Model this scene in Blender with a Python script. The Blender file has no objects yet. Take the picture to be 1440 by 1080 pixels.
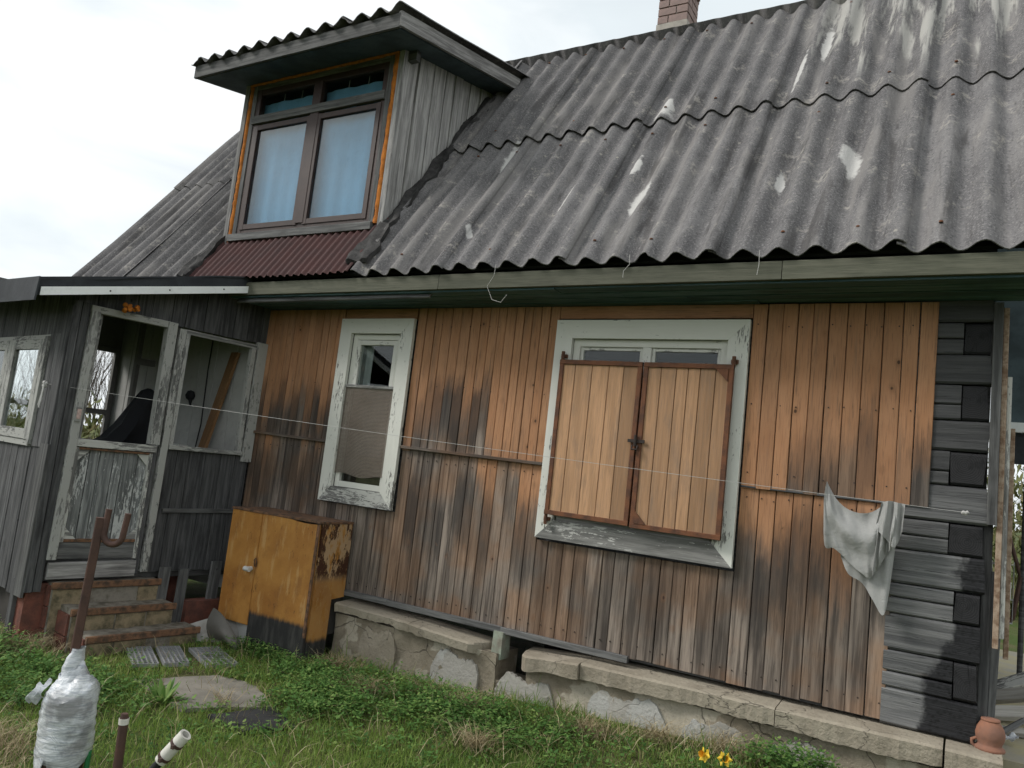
import bpy, math, random
import numpy as np
from mathutils import Vector, Matrix

rnd = random.Random(7)
npr = np.random.default_rng(11)
scene = bpy.context.scene
COL = scene.collection

# ------------------------------------------------------------------ camera
CAM = Vector((0.0, -4.6134, 1.6))
def cam_axes(roll, pitch, yaw):
    cy, sy, cp, sp, cr, sr = (math.cos(yaw), math.sin(yaw), math.cos(pitch), math.sin(pitch), math.cos(roll), math.sin(roll))
    f = Vector((sy*cp, cy*cp, sp)); r = Vector((cy, -sy, 0)); u = r.cross(f)
    return (cr*r + sr*u, -sr*r + cr*u, f)
r_, u_, f_ = cam_axes(math.radians(6.463), math.radians(6.386), math.radians(-30.956))
cd = bpy.data.cameras.new('camera'); cam = bpy.data.objects.new('camera', cd); COL.objects.link(cam)
cam.matrix_world = Matrix(((r_.x, u_.x, -f_.x, CAM.x), (r_.y, u_.y, -f_.y, CAM.y), (r_.z, u_.z, -f_.z, CAM.z), (0, 0, 0, 1)))
cd.sensor_fit = 'HORIZONTAL'; cd.sensor_width = 36.0; cd.lens = 1082.7/1440*36
cd.clip_start = 0.05; cd.clip_end = 2000
scene.camera = cam

# ------------------------------------------------------------------ world, sun, exposure
SUN_EL, SUN_AZ = math.radians(40), math.radians(236)     # azimuth clockwise from +y
w = bpy.data.worlds.new('World'); scene.world = w; w.use_nodes = True
nt = w.node_tree; nt.nodes.clear()
o_ = nt.nodes.new('ShaderNodeOutputWorld'); b_ = nt.nodes.new('ShaderNodeBackground')
sk = nt.nodes.new('ShaderNodeTexSky'); sk.sky_type = 'NISHITA'; sk.sun_disc = False
sk.sun_elevation = SUN_EL; sk.sun_rotation = SUN_AZ
sk.air_density = 1.0; sk.dust_density = 3.0; sk.ozone_density = 1.0
hs = nt.nodes.new('ShaderNodeHueSaturation'); hs.inputs['Saturation'].default_value = 0.30
tc = nt.nodes.new('ShaderNodeTexCoord'); mp = nt.nodes.new('ShaderNodeMapping'); mp.inputs['Scale'].default_value = (1, 1, 2.6)
cl = nt.nodes.new('ShaderNodeTexNoise'); cl.inputs['Scale'].default_value = 2.2; cl.inputs['Detail'].default_value = 6
rp = nt.nodes.new('ShaderNodeValToRGB'); rp.color_ramp.elements[0].position = 0.30; rp.color_ramp.elements[1].position = 0.62
mx = nt.nodes.new('ShaderNodeMix'); mx.data_type = 'RGBA'
c2 = nt.nodes.new('ShaderNodeTexNoise'); c2.inputs['Scale'].default_value = 3.4; c2.inputs['Detail'].default_value = 7; c2.inputs['Distortion'].default_value = 0.6
cr = nt.nodes.new('ShaderNodeValToRGB'); cr.color_ramp.elements[0].position = 0.36; cr.color_ramp.elements[1].position = 0.60
cr.color_ramp.elements[0].color = (0.60, 0.655, 0.685, 1); cr.color_ramp.elements[1].color = (0.80, 0.825, 0.835, 1)
sc10 = nt.nodes.new('ShaderNodeVectorMath'); sc10.operation = 'SCALE'; sc10.inputs['Scale'].default_value = 9.0      # the cloud sheet
nt.links.new(mp.outputs['Vector'], c2.inputs['Vector']); nt.links.new(c2.outputs['Fac'], cr.inputs['Fac']); nt.links.new(cr.outputs['Color'], sc10.inputs[0]); nt.links.new(sc10.outputs['Vector'], mx.inputs['B'])
nt.links.new(sk.outputs['Color'], hs.inputs['Color']); nt.links.new(hs.outputs['Color'], mx.inputs['A'])
nt.links.new(tc.outputs['Generated'], mp.inputs['Vector']); nt.links.new(mp.outputs['Vector'], cl.inputs['Vector'])
nt.links.new(cl.outputs['Fac'], rp.inputs['Fac'])
mr = nt.nodes.new('ShaderNodeMapRange'); mr.inputs['To Min'].default_value = 0.8; mr.inputs['To Max'].default_value = 1.0
nt.links.new(rp.outputs['Color'], mr.inputs['Value']); nt.links.new(mr.outputs['Result'], mx.inputs['Factor'])
nt.links.new(mx.outputs['Result'], b_.inputs['Color']); b_.inputs['Strength'].default_value = 0.092
nt.links.new(b_.outputs['Background'], o_.inputs['Surface'])
sl = bpy.data.lights.new('sun', 'SUN'); sl.energy = 1.5; sl.angle = math.radians(16); sl.color = (1.0, 0.965, 0.92)
so = bpy.data.objects.new('sun', sl); COL.objects.link(so)
sd = Vector((math.sin(SUN_AZ)*math.cos(SUN_EL), math.cos(SUN_AZ)*math.cos(SUN_EL), math.sin(SUN_EL)))
so.rotation_euler = sd.to_track_quat('Z', 'Y').to_euler(); so.location = (-6, -8, 12)
scene.view_settings.view_transform = 'Standard'; scene.view_settings.look = 'None'
scene.view_settings.exposure = 0.78; scene.view_settings.gamma = 1.0; scene.view_settings.use_curve_mapping = False
scene.cycles.max_bounces = 6; scene.cycles.diffuse_bounces = 3; scene.cycles.glossy_bounces = 3; scene.cycles.transparent_max_bounces = 10; scene.cycles.transmission_bounces = 4
scene.cycles.use_light_tree = False; scene.cycles.caustics_reflective = False; scene.cycles.caustics_refractive = False; scene.cycles.use_adaptive_sampling = True; scene.cycles.adaptive_threshold = 0.02

# ------------------------------------------------------------------ node helpers
class NT:
    def __init__(s, name):
        s.m = bpy.data.materials.new(name); s.m.use_nodes = True
        s.t = s.m.node_tree; s.t.nodes.clear()
        s.out = s.t.nodes.new('ShaderNodeOutputMaterial'); s.p = s.t.nodes.new('ShaderNodeBsdfPrincipled')
        s.t.links.new(s.p.outputs[0], s.out.inputs['Surface'])
    def n(s, t): return s.t.nodes.new(t)
    def put(s, sock, v):
        if isinstance(v, bpy.types.NodeSocket): s.t.links.new(v, sock)
        elif isinstance(v, (tuple, list)):
            sock.default_value = tuple(v) + ((1.0,) if sock.type == 'RGBA' and len(v) == 3 else ())
        else: sock.default_value = v
    def math(s, op, a, b=None, c=None, clamp=False):
        n = s.n('ShaderNodeMath'); n.operation = op; n.use_clamp = clamp
        s.put(n.inputs[0], a)
        if b is not None: s.put(n.inputs[1], b)
        if c is not None: s.put(n.inputs[2], c)
        return n.outputs[0]
    def mix(s, f, a, b, mode='MIX'):
        n = s.n('ShaderNodeMix'); n.data_type = 'RGBA'; n.blend_type = mode
        s.put(n.inputs['Factor'], f); s.put(n.inputs['A'], a); s.put(n.inputs['B'], b); return n.outputs['Result']
    def noise(s, v, scale=5, detail=4, rough=0.55, dist=0.0):
        n = s.n('ShaderNodeTexNoise'); s.put(n.inputs['Vector'], v)
        n.inputs['Scale'].default_value = scale; n.inputs['Detail'].default_value = detail
        n.inputs['Roughness'].default_value = rough; n.inputs['Distortion'].default_value = dist; return n.outputs['Fac']
    def vor(s, v, scale=5, feat='F1', rand=1.0):
        n = s.n('ShaderNodeTexVoronoi'); n.feature = feat; s.put(n.inputs['Vector'], v)
        n.inputs['Scale'].default_value = scale; n.inputs['Randomness'].default_value = rand; return n.outputs['Distance']
    def step(s, v, a, b):
        n = s.n('ShaderNodeMapRange'); n.interpolation_type = 'SMOOTHSTEP'; s.put(n.inputs['Value'], v)
        s.put(n.inputs['From Min'], a); s.put(n.inputs['From Max'], b); return n.outputs['Result']
    def vmap(s, v, scale, off=None):
        n = s.n('ShaderNodeVectorMath'); n.operation = 'MULTIPLY'; s.put(n.inputs[0], v); n.inputs[1].default_value = scale
        r = n.outputs[0]
        if off is not None:
            k = s.n('ShaderNodeVectorMath'); k.operation = 'ADD'; s.put(k.inputs[0], r); s.put(k.inputs[1], off); r = k.outputs[0]
        return r
    def vadd(s, a, b):
        k = s.n('ShaderNodeVectorMath'); k.operation = 'ADD'; s.put(k.inputs[0], a); s.put(k.inputs[1], b); return k.outputs[0]
    def uv(s): return s.n('ShaderNodeUVMap').outputs['UV']
    def pos(s): return s.n('ShaderNodeNewGeometry').outputs['Position']
    def obj(s): return s.n('ShaderNodeTexCoord').outputs['Object']
    def info(s): return s.n('ShaderNodeObjectInfo')
    def sep(s, v):
        n = s.n('ShaderNodeSeparateXYZ'); s.put(n.inputs[0], v); return n.outputs
    def sepc(s, v):
        n = s.n('ShaderNodeSeparateColor'); s.put(n.inputs[0], v); return n.outputs
    def bump(s, h, strength=0.3, dist=0.01):
        n = s.n('ShaderNodeBump'); n.inputs['Strength'].default_value = strength; n.inputs['Distance'].default_value = dist
        s.put(n.inputs['Height'], h); s.put(s.p.inputs['Normal'], n.outputs['Normal'])
    def fin(s, col, rough=0.85, spec=0.3, metal=0.0):
        s.put(s.p.inputs['Base Color'], col); s.put(s.p.inputs['Roughness'], rough)
        s.p.inputs['Specular IOR Level'].default_value = spec; s.put(s.p.inputs['Metallic'], metal); return s.m

def wood(name, c1, c2, dark, chip=None, chip_amt=0.5, knots=True, dark_amt=0.5, rough=0.85, chip2=None, fine_amt=0.32):
    """weathered timber; grain runs along u of the UV map (metres)"""
    s = NT(name); uv = s.uv(); rn = s.info().outputs['Random']
    off = s.math('MULTIPLY', rn, 37.0)
    v = s.vadd(uv, off)
    g = s.noise(s.vmap(v, (2.2, 40, 1)), 1.0, 4, 0.6, 0.4)
    fine = s.noise(s.vmap(v, (9, 220, 1)), 1.0, 2, 0.6)
    bl = s.noise(s.vmap(v, (2.5, 7, 1)), 1.0, 5, 0.6)
    col = s.mix(s.step(g, 0.34, 0.66), c1, c2)
    tint = s.math('MULTIPLY_ADD', rn, 0.45, 0.78)
    k = s.n('ShaderNodeCombineColor'); [s.put(k.inputs[i], tint) for i in range(3)]
    col = s.mix(1.0, col, k.outputs[0], 'MULTIPLY')
    col = s.mix(s.math('MULTIPLY', s.step(bl, 0.48, 0.75), dark_amt), col, dark)
    col = s.mix(s.math('MULTIPLY', s.step(fine, 0.50, 0.68), fine_amt), col, dark)
    if chip is not None:
        cn = s.noise(s.vmap(v, (16, 75, 1)), 1.0, 5, 0.7, 0.2)
        big = s.noise(s.vmap(v, (2, 5, 1)), 1.0, 3, 0.6)
        t = s.math('ADD', cn, s.math('MULTIPLY', s.math('SUBTRACT', big, 0.5), 0.9))
        f = s.step(t, 0.75-0.5*chip_amt, 0.80-0.5*chip_amt)
        col = s.mix(f, chip, col) if chip2 is None else s.mix(f, s.mix(bl, chip, chip2), col)
    if knots:
        d = s.vor(s.vmap(v, (6, 8, 1)), 1.0); km = s.step(s.noise(s.vmap(v, (3.1, 4.3, 1)), 1.0, 1, 0.5), 0.52, 0.56)
        col = s.mix(s.math('MULTIPLY', s.math('MULTIPLY', s.math('SUBTRACT', 1.0, s.step(d, 0.04, 0.10)), km), 0.8), col, dark)
    h = s.math('ADD', s.math('MULTIPLY', g, 0.7), s.math('MULTIPLY', fine, 0.3))
    s.bump(h, 0.55, 0.006)
    return s.fin(col, rough)

def flat(name, c, rough=0.7, var=0.25, scale=8, c2=None, metal=0.0, bump=0.2, spec=0.4):
    s = NT(name); o = s.obj(); a = s.noise(o, scale, 6, 0.6); b = s.noise(o, scale*7, 4, 0.6)
    c2 = c2 or tuple(x*(1-var*1.5) for x in c)
    col = s.mix(s.step(a, 0.35, 0.68), c, c2)
    col = s.mix(s.math('MULTIPLY', s.step(b, 0.5, 0.8), 0.35), col, tuple(x*0.6 for x in c2))
    s.bump(b, bump, 0.004)
    return s.fin(col, rough, spec, metal)

# ------------------------------------------------------------------ materials
MAT = {}
def m_cladding():
    # per-board wear in the object colour: R = height where paint starts /3, G = centre height of the mould band /3, B = mould strength
    s = NT('faded_orange_cladding'); uv = s.uv(); inf = s.info(); rn = inf.outputs['Random']; v = s.vadd(uv, s.math('MULTIPLY', rn, 53.0))
    cc = s.sepc(inf.outputs['Color']); P = s.pos(); z = s.sep(P)[2]
    g = s.noise(s.vmap(v, (1.6, 34, 1)), 1.0, 4, 0.62, 0.3); fine = s.noise(s.vmap(v, (7, 190, 1)), 1.0, 2, 0.6)
    bl = s.noise(s.vmap(v, (2.2, 5, 1)), 1.0, 5, 0.6); lo = s.noise(P, 2.4, 3, 0.5)
    paint = s.mix(s.step(bl, 0.3, 0.7), (0.345, 0.170, 0.084), (0.405, 0.215, 0.115))
    paint = s.mix(s.math('MULTIPLY', s.step(g, 0.5, 0.72), 0.5), paint, (0.20, 0.125, 0.080))
    bare = s.mix(s.step(g, 0.34, 0.64), (0.082, 0.066, 0.055), (0.238, 0.196, 0.162))
    warm = s.mix(s.step(g, 0.3, 0.7), (0.150, 0.086, 0.050), (0.255, 0.155, 0.094))
    bare = s.mix(s.math('MULTIPLY', s.step(lo, 0.42, 0.62), 0.75), bare, warm)
    tint = s.math('MULTIPLY_ADD', rn, 0.4, 0.8)
    k = s.n('ShaderNodeCombineColor'); [s.put(k.inputs[i], tint) for i in range(3)]
    bare = s.mix(1.0, bare, k.outputs[0], 'MULTIPLY')
    ptint = s.math('MULTIPLY_ADD', rn, 0.22, 0.88)
    k2 = s.n('ShaderNodeCombineColor'); [s.put(k2.inputs[i], ptint) for i in range(3)]
    paint = s.mix(1.0, paint, k2.outputs[0], 'MULTIPLY')
    zz = s.math('SUBTRACT', z, s.math('MULTIPLY', cc[0], 3.0))
    pm = s.math('ADD', s.math('MULTIPLY', zz, 2.2), s.math('MULTIPLY', s.math('SUBTRACT', s.math('ADD', s.math('MULTIPLY', bl, 0.6), s.math('MULTIPLY', g, 0.5)), 0.55), 1.9))
    col = s.mix(s.step(pm, -0.28, 0.42), bare, paint)
    zb = s.math('SUBTRACT', z, s.math('MULTIPLY', cc[1], 3.0))
    band = s.math('SUBTRACT', 1.0, s.math('ABSOLUTE', s.math('MULTIPLY', zb, 2.2)), clamp=True)
    bn = s.math('ADD', s.math('MULTIPLY', s.noise(s.vmap(v, (2.2, 24, 1)), 1.0, 5, 0.7), 0.55), s.math('MULTIPLY', s.noise(s.vmap(P, (7, 7, 3.2)), 1.0, 4, 0.6), 0.45))
    bm = s.math('MULTIPLY', s.step(s.math('ADD', s.math('MULTIPLY', band, 0.42), s.math('MULTIPLY', bn, 0.75)), 0.46, 0.70), cc[2], clamp=True)
    spk = s.step(s.noise(s.vmap(v, (5, 50, 1)), 1.0, 4, 0.7), 0.56, 0.70)
    col = s.mix(s.math('MULTIPLY', spk, 0.40), col, (0.040, 0.032, 0.027))
    col = s.mix(s.math('MULTIPLY', bm, 0.85), col, (0.026, 0.023, 0.0215))
    col = s.mix(s.math('MULTIPLY', s.step(fine, 0.50, 0.68), 0.30), col, (0.03, 0.022, 0.018))
    kv = s.vmap(v, (6.0, 8.0, 1)); d = s.vor(kv, 1.0); km = s.step(s.noise(s.vmap(v, (3.1, 4.3, 1)), 1.0, 1, 0.5), 0.50, 0.54)
    kd = s.math('ADD', d, s.math('MULTIPLY', s.math('SUBTRACT', g, 0.5), 0.08))
    halo = s.math('MULTIPLY', s.math('SUBTRACT', 1.0, s.step(kd, 0.08, 0.24)), km); core = s.math('MULTIPLY', s.math('SUBTRACT', 1.0, s.step(kd, 0.045, 0.085)), km)
    col = s.mix(s.math('MULTIPLY', halo, 0.35), col, (0.17, 0.085, 0.042)); col = s.mix(s.math('MULTIPLY', core, 0.85), col, (0.030, 0.016, 0.010))
    s.bump(s.math('ADD', s.math('MULTIPLY', g, 0.7), s.math('MULTIPLY', fine, 0.3)), 0.5, 0.005)
    return s.fin(col, 0.8, 0.3)
MAT['clad'] = m_cladding()
MAT['grey_wood'] = wood('weathered_grey_timber', (0.150, 0.145, 0.142), (0.330, 0.322, 0.312), (0.040, 0.038, 0.037), dark_amt=0.5, fine_amt=0.3)
MAT['silver_wood'] = wood('silvered_timber', (0.235, 0.228, 0.222), (0.430, 0.420, 0.405), (0.055, 0.052, 0.050), dark_amt=0.45, fine_amt=0.22)
MAT['dark_wood'] = wood('dark_weathered_timber', (0.048, 0.048, 0.050), (0.112, 0.112, 0.113), (0.016, 0.016, 0.017), dark_amt=0.7)
MAT['mid_wood'] = wood('grey_weathered_timber', (0.072, 0.072, 0.072), (0.150, 0.150, 0.146), (0.02, 0.02, 0.02), dark_amt=0.6)
MAT['white_chipped'] = wood('chipped_white_paint', (0.13, 0.125, 0.115), (0.24, 0.235, 0.22), (0.05, 0.048, 0.044), chip=(0.66, 0.66, 0.61), chip_amt=0.27, chip2=(0.55, 0.55, 0.50), knots=False, dark_amt=0.3)
MAT['white_clean'] = wood('dulled_white_paint', (0.13, 0.125, 0.115), (0.24, 0.235, 0.22), (0.05, 0.048, 0.044), chip=(0.64, 0.64, 0.58), chip_amt=0.16, chip2=(0.56, 0.56, 0.51), knots=False, dark_amt=0.3)
MAT['white_bare'] = wood('nearly_bare_white_paint', (0.16, 0.158, 0.15), (0.29, 0.285, 0.27), (0.055, 0.054, 0.05), chip=(0.46, 0.455, 0.43), chip_amt=0.72, knots=False, dark_amt=0.4)
MAT['white_worn'] = wood('worn_white_paint', (0.12, 0.12, 0.115), (0.25, 0.245, 0.235), (0.04, 0.04, 0.037), chip=(0.46, 0.46, 0.43), chip_amt=0.5, knots=False, dark_amt=0.5)
MAT['porch_white'] = wood('porch_frame_paint', (0.10, 0.10, 0.098), (0.22, 0.22, 0.21), (0.035, 0.035, 0.033), chip=(0.34, 0.34, 0.32), chip_amt=0.45, knots=False, dark_amt=0.5)
MAT['door_plank'] = wood('streaky_whitewashed_plank', (0.10, 0.105, 0.105), (0.26, 0.27, 0.265), (0.045, 0.045, 0.043), chip=(0.46, 0.47, 0.46), chip_amt=0.80, knots=True, dark_amt=0.4)
MAT['shutter'] = wood('ochre_painted_plank', (0.325, 0.190, 0.104), (0.425, 0.250, 0.140), (0.190, 0.140, 0.105), dark_amt=0.6, fine_amt=0.42, knots=False)
MAT['log'] = None
def m_log():
    s = NT('grey_charred_log'); uv = s.uv(); rn = s.info().outputs['Random']; v = s.vadd(uv, s.math('MULTIPLY', rn, 41.0)); P = s.pos(); x, y, z = s.sep(P)
    g = s.noise(s.vmap(v, (2.0, 40, 1)), 1.0, 6, 0.62, 0.3); fine = s.noise(s.vmap(v, (7, 160, 1)), 1.0, 3, 0.6)
    col = s.mix(s.step(g, 0.28, 0.74), (0.078, 0.079, 0.081), (0.200, 0.200, 0.197)); col = s.mix(s.math('MULTIPLY', s.step(s.noise(s.vmap(v, (5, 90, 1)), 1.0, 4, 0.7), 0.60, 0.66), 0.8), col, (0.012, 0.012, 0.013))
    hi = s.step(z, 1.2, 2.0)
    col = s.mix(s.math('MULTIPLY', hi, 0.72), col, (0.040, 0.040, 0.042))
    tint = s.math('MULTIPLY_ADD', rn, 0.5, 0.75); k = s.n('ShaderNodeCombineColor'); [s.put(k.inputs[i], tint) for i in range(3)]
    col = s.mix(1.0, col, k.outputs[0], 'MULTIPLY')
    nz = s.noise(P, 7, 5, 0.6)
    # charring: a burnt patch climbing from the bottom corner
    edge = s.math('ADD', s.math('MULTIPLY', s.step(z, 0.70, 1.15), 0.145), s.math('MULTIPLY', s.math('SUBTRACT', nz, 0.5), 0.22))
    ch = s.step(s.math('SUBTRACT', x, s.math('SUBTRACT', edge, 0.165)), -0.01, 0.035)
    ch = s.math('MULTIPLY', ch, s.math('SUBTRACT', 1.0, s.step(z, 1.40, 1.60)))
    col = s.mix(ch, col, s.mix(s.step(s.vor(P, 45), 0.1, 0.6), (0.006, 0.006, 0.007), (0.016, 0.016, 0.018)))
    knot = s.vor(s.vmap(v, (1.6, 6, 1)), 1.0)
    col = s.mix(s.math('MULTIPLY', s.math('SUBTRACT', 1.0, s.step(knot, 0.04, 0.13)), 0.7), col, (0.16, 0.085, 0.03))
    s.bump(s.math('ADD', g, s.math('MULTIPLY', fine, 0.4)), 0.7, 0.008)
    return s.fin(col, s.mix(ch, (0.85,)*3, (0.6,)*3), 0.3)
MAT['log'] = m_log()
MAT['char_plain'] = wood('charred_log_end', (0.010, 0.010, 0.012), (0.034, 0.034, 0.037), (0.005, 0.005, 0.006), dark_amt=0.5, knots=False)
def m_endgrain():
    s = NT('charred_end_grain'); o = s.obj(); x, y, z = s.sep(o); n_ = s.noise(o, 14, 4, 0.6); rn = s.info().outputs['Random']
    cx = s.math('ADD', x, s.math('MULTIPLY_ADD', rn, 0.05, -0.025)); cz = s.math('ADD', z, s.math('MULTIPLY_ADD', rn, -0.06, 0.03))
    r2 = s.math('SQRT', s.math('ADD', s.math('MULTIPLY', cx, cx), s.math('MULTIPLY', cz, cz)))
    ring = s.math('SINE', s.math('ADD', s.math('MULTIPLY', r2, 620), s.math('MULTIPLY', n_, 9)))
    an = s.math('ARCTAN2', cz, cx); ck = s.step(s.noise(s.math('ADD', s.math('MULTIPLY', an, 3.2), s.math('MULTIPLY', rn, 30)), 1.0, 3, 0.7), 0.60, 0.66)
    col = s.mix(s.step(ring, -0.6, 1.0), (0.016, 0.016, 0.018), (0.026, 0.0255, 0.0265)); col = s.mix(s.step(n_, 0.5, 0.7), col, (0.008, 0.008, 0.009)); col = s.mix(s.math('MULTIPLY', ck, 0.8), col, (0.003, 0.003, 0.003))
    s.bump(s.math('SUBTRACT', s.math('ADD', s.math('MULTIPLY', ring, 0.06), n_), ck), 0.7, 0.006); return s.fin(col, 0.8, 0.3)
MAT['char'] = m_endgrain()
def m_slate():
    s = NT('asbestos_cement_sheet'); P = s.pos(); x, y, z = s.sep(P); rn = s.info().outputs['Random']
    a = s.noise(P, 3.0, 6, 0.6); sp = s.noise(P, 90, 3, 0.65); st = s.noise(s.vmap(P, (14, 1.6, 1.6)), 1.0, 6, 0.65)
    col = s.mix(s.step(a, 0.35, 0.7), (0.108, 0.104, 0.106), (0.165, 0.159, 0.159))
    tint = s.math('MULTIPLY_ADD', rn, 0.36, 0.84); k = s.n('ShaderNodeCombineColor'); [s.put(k.inputs[i], tint) for i in range(3)]
    col = s.mix(1.0, col, k.outputs[0], 'MULTIPLY')
    col = s.mix(s.math('MULTIPLY', s.step(st, 0.48, 0.72), 0.6), col, (0.060, 0.058, 0.060))
    col = s.mix(s.math('MULTIPLY', s.step(sp, 0.50, 0.68), 0.48), col, (0.33, 0.32, 0.31))
    col = s.mix(s.math('MULTIPLY', s.step(s.noise(P, 60, 3, 0.6), 0.52, 0.7), 0.5), col, (0.035, 0.034, 0.035))
    bs = s.noise(s.vmap(P, (6.5, 0.9, 0.9)), 1.0, 4, 0.6, 0.4)
    col = s.mix(s.math('MULTIPLY', s.step(bs, 0.50, 0.66), 0.55), col, (0.235, 0.222, 0.212))
    col = s.mix(s.math('MULTIPLY', s.step(s.noise(s.vmap(P, (10, 1.3, 1.3)), 1.0, 4, 0.6, 0.4), 0.54, 0.68), 0.6), col, (0.050, 0.047, 0.046))
    bl2 = s.math('MULTIPLY', s.step(s.noise(P, 5.5, 5, 0.65), 0.55, 0.66), s.step(s.noise(P, 38, 3, 0.6), 0.42, 0.60))
    col = s.mix(s.math('MULTIPLY', bl2, 0.55), col, (0.37, 0.345, 0.31))
    # lichen freckles
    li = s.math('MULTIPLY', s.math('SUBTRACT', 1.0, s.step(s.vor(P, 9), 0.06, 0.13)), s.step(s.noise(P, 1.7, 3, 0.5), 0.5, 0.62))
    col = s.mix(s.math('MULTIPLY', li, 0.65), col, (0.34, 0.32, 0.28))
    # peeled pale streaks on the upper right sheets
    reg = s.math('MULTIPLY', s.step(x, -1.25, -0.95), s.step(z, 4.36, 4.75))
    pe = s.step(s.math('ADD', s.noise(s.vmap(P, (9.0, 0.9, 0.9)), 1.0, 5, 0.65, 0.5), s.math('MULTIPLY', s.step(z, 4.4, 5.4), 0.07)), 0.53, 0.64)
    col = s.mix(s.math('MULTIPLY', s.math('MULTIPLY', reg, pe), 0.75), col, (0.40, 0.39, 0.36))
    # cement patches: x, y, radius x, radius along y
    dn = s.math('MULTIPLY', s.math('SUBTRACT', s.noise(P, 16, 4, 0.6), 0.5), 1.5)
    for (px, py, rx, ry) in PATCHES:
        dx = s.math('DIVIDE', s.math('SUBTRACT', x, px), rx); dy = s.math('DIVIDE', s.math('SUBTRACT', y, py), ry)
        d = s.math('ADD', s.math('SQRT', s.math('ADD', s.math('MULTIPLY', dx, dx), s.math('MULTIPLY', dy, dy))), dn)
        col = s.mix(s.math('MULTIPLY', s.math('SUBTRACT', 1.0, s.step(d, 0.70, 1.15)), s.math('MULTIPLY_ADD', sp, 0.5, 0.62, clamp=True)), col, (0.50, 0.49, 0.47))
    s.bump(s.math('ADD', sp, s.math('MULTIPLY', a, 0.5)), 0.6, 0.006)
    return s.fin(col, 0.92, 0.2)
PATCHES = [(-2.07, 0.62, 0.075, 0.07), (-3.30, 0.47, 0.04, 0.12), (-2.06, 0.17, 0.03, 0.07), (-1.93, -0.03, 0.055, 0.10),
           (-1.04, 0.00, 0.026, 0.065), (-0.665, 0.09, 0.062, 0.085), (-1.14, 0.80, 0.024, 0.17), (-1.02, 1.10, 0.035, 0.16), (-2.5, 0.02, 0.03, 0.10), (-3.15, -0.2, 0.03, 0.03)]
MAT['slate'] = m_slate()
def m_concrete(name, a1, a2, pale, mortar):
    s = NT(name); P = s.pos(); a = s.noise(P, 4, 6, 0.6); b = s.noise(P, 42, 4, 0.65); c = s.noise(P, 1.9, 4, 0.6)
    col = s.mix(s.step(a, 0.35, 0.68), a1, a2)
    col = s.mix(s.step(s.math('ADD', c, s.math('MULTIPLY', b, 0.05)), 0.545, 0.565), col, pale)
    col = s.mix(s.math('MULTIPLY', s.step(b, 0.52, 0.75), 0.5), col, mortar)
    wv = s.vadd(P, s.vmap(s.n('ShaderNodeTexNoise').outputs['Color'], (0.12, 0.12, 0.12)))
    cr = s.vor(wv, 3.2, 'DISTANCE_TO_EDGE')
    cm = s.math('MULTIPLY', s.math('SUBTRACT', 1.0, s.step(cr, 0.002, 0.010)), s.step(s.noise(P, 2.3, 2, 0.5), 0.42, 0.55))
    col = s.mix(s.math('MULTIPLY', cm, 0.6), col, (0.05, 0.044, 0.036))
    s.bump(s.math('SUBTRACT', s.math('ADD', b, a), cm), 0.7, 0.012)
    return s.fin(col, 0.92, 0.2)
MAT['concrete'] = m_concrete('old_plastered_concrete', (0.20, 0.172, 0.128), (0.30, 0.262, 0.200), (0.38, 0.345, 0.275), (0.12, 0.102, 0.076))
MAT['coping'] = m_concrete('concrete_coping', (0.25, 0.218, 0.168), (0.34, 0.300, 0.238), (0.31, 0.275, 0.215), (0.15, 0.128, 0.098))
MAT['pale_panel'] = m_concrete('pale_cement_panel', (0.31, 0.295, 0.262), (0.385, 0.37, 0.335), (0.40, 0.395, 0.37), (0.22, 0.20, 0.17))
MAT['rust'] = flat('rust', (0.155, 0.060, 0.026), 0.8, 0.3, 14, c2=(0.075, 0.034, 0.020), bump=0.6)
MAT['rust_tan'] = flat('rust_flecked_tan_strip', (0.38, 0.29, 0.215), 0.8, 0.3, 30, c2=(0.17, 0.10, 0.06), bump=0.6)
MAT['rust_dark'] = flat('dark_rusty_pipe', (0.085, 0.044, 0.032), 0.75, 0.25, 12, c2=(0.05, 0.028, 0.022), bump=0.4)
MAT['rust_edge'] = flat('rust_stained_step_edge', (0.200, 0.105, 0.058), 0.95, 0.3, 20, c2=(0.060, 0.042, 0.030), bump=0.7)
MAT['step_stone'] = flat('mossy_step_stone', (0.27, 0.215, 0.135), 0.95, 0.3, 14, c2=(0.085, 0.075, 0.045), bump=0.8)
MAT['step_tread'] = flat('worn_step_tread', (0.235, 0.215, 0.18), 0.95, 0.25, 11, c2=(0.085, 0.075, 0.055), bump=0.8)
MAT['red_block'] = flat('red_textured_block', (0.17, 0.062, 0.042), 0.9, 0.3, 10, c2=(0.09, 0.04, 0.03), bump=0.8)
MAT['brick'] = flat('chimney_brick', (0.30, 0.215, 0.195), 0.95, 0.2, 12, c2=(0.24, 0.18, 0.165), bump=0.7)
MAT['mortar'] = flat('lime_mortar', (0.40, 0.37, 0.33), 0.95, 0.15, 14, bump=0.7)
MAT['green_fascia'] = wood('faded_green_paint', (0.085, 0.088, 0.064), (0.118, 0.118, 0.088), (0.035, 0.037, 0.028), knots=False, dark_amt=0.35)
MAT['green_soffit'] = wood('dark_green_paint', (0.050, 0.095, 0.112), (0.100, 0.155, 0.175), (0.022, 0.036, 0.042), knots=False, dark_amt=0.6)
MAT['teal_dark'] = flat('dark_teal_paint', (0.075, 0.105, 0.118), 0.8, 0.3, 4)
MAT['deck'] = flat('dark_roof_boarding', (0.035, 0.036, 0.036), 0.9, 0.3, 4)
MAT['maroon'] = flat('maroon_corrugated_sheet', (0.062, 0.022, 0.020), 0.8, 0.2, 5, c2=(0.048, 0.021, 0.020), bump=0.15)
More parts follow.
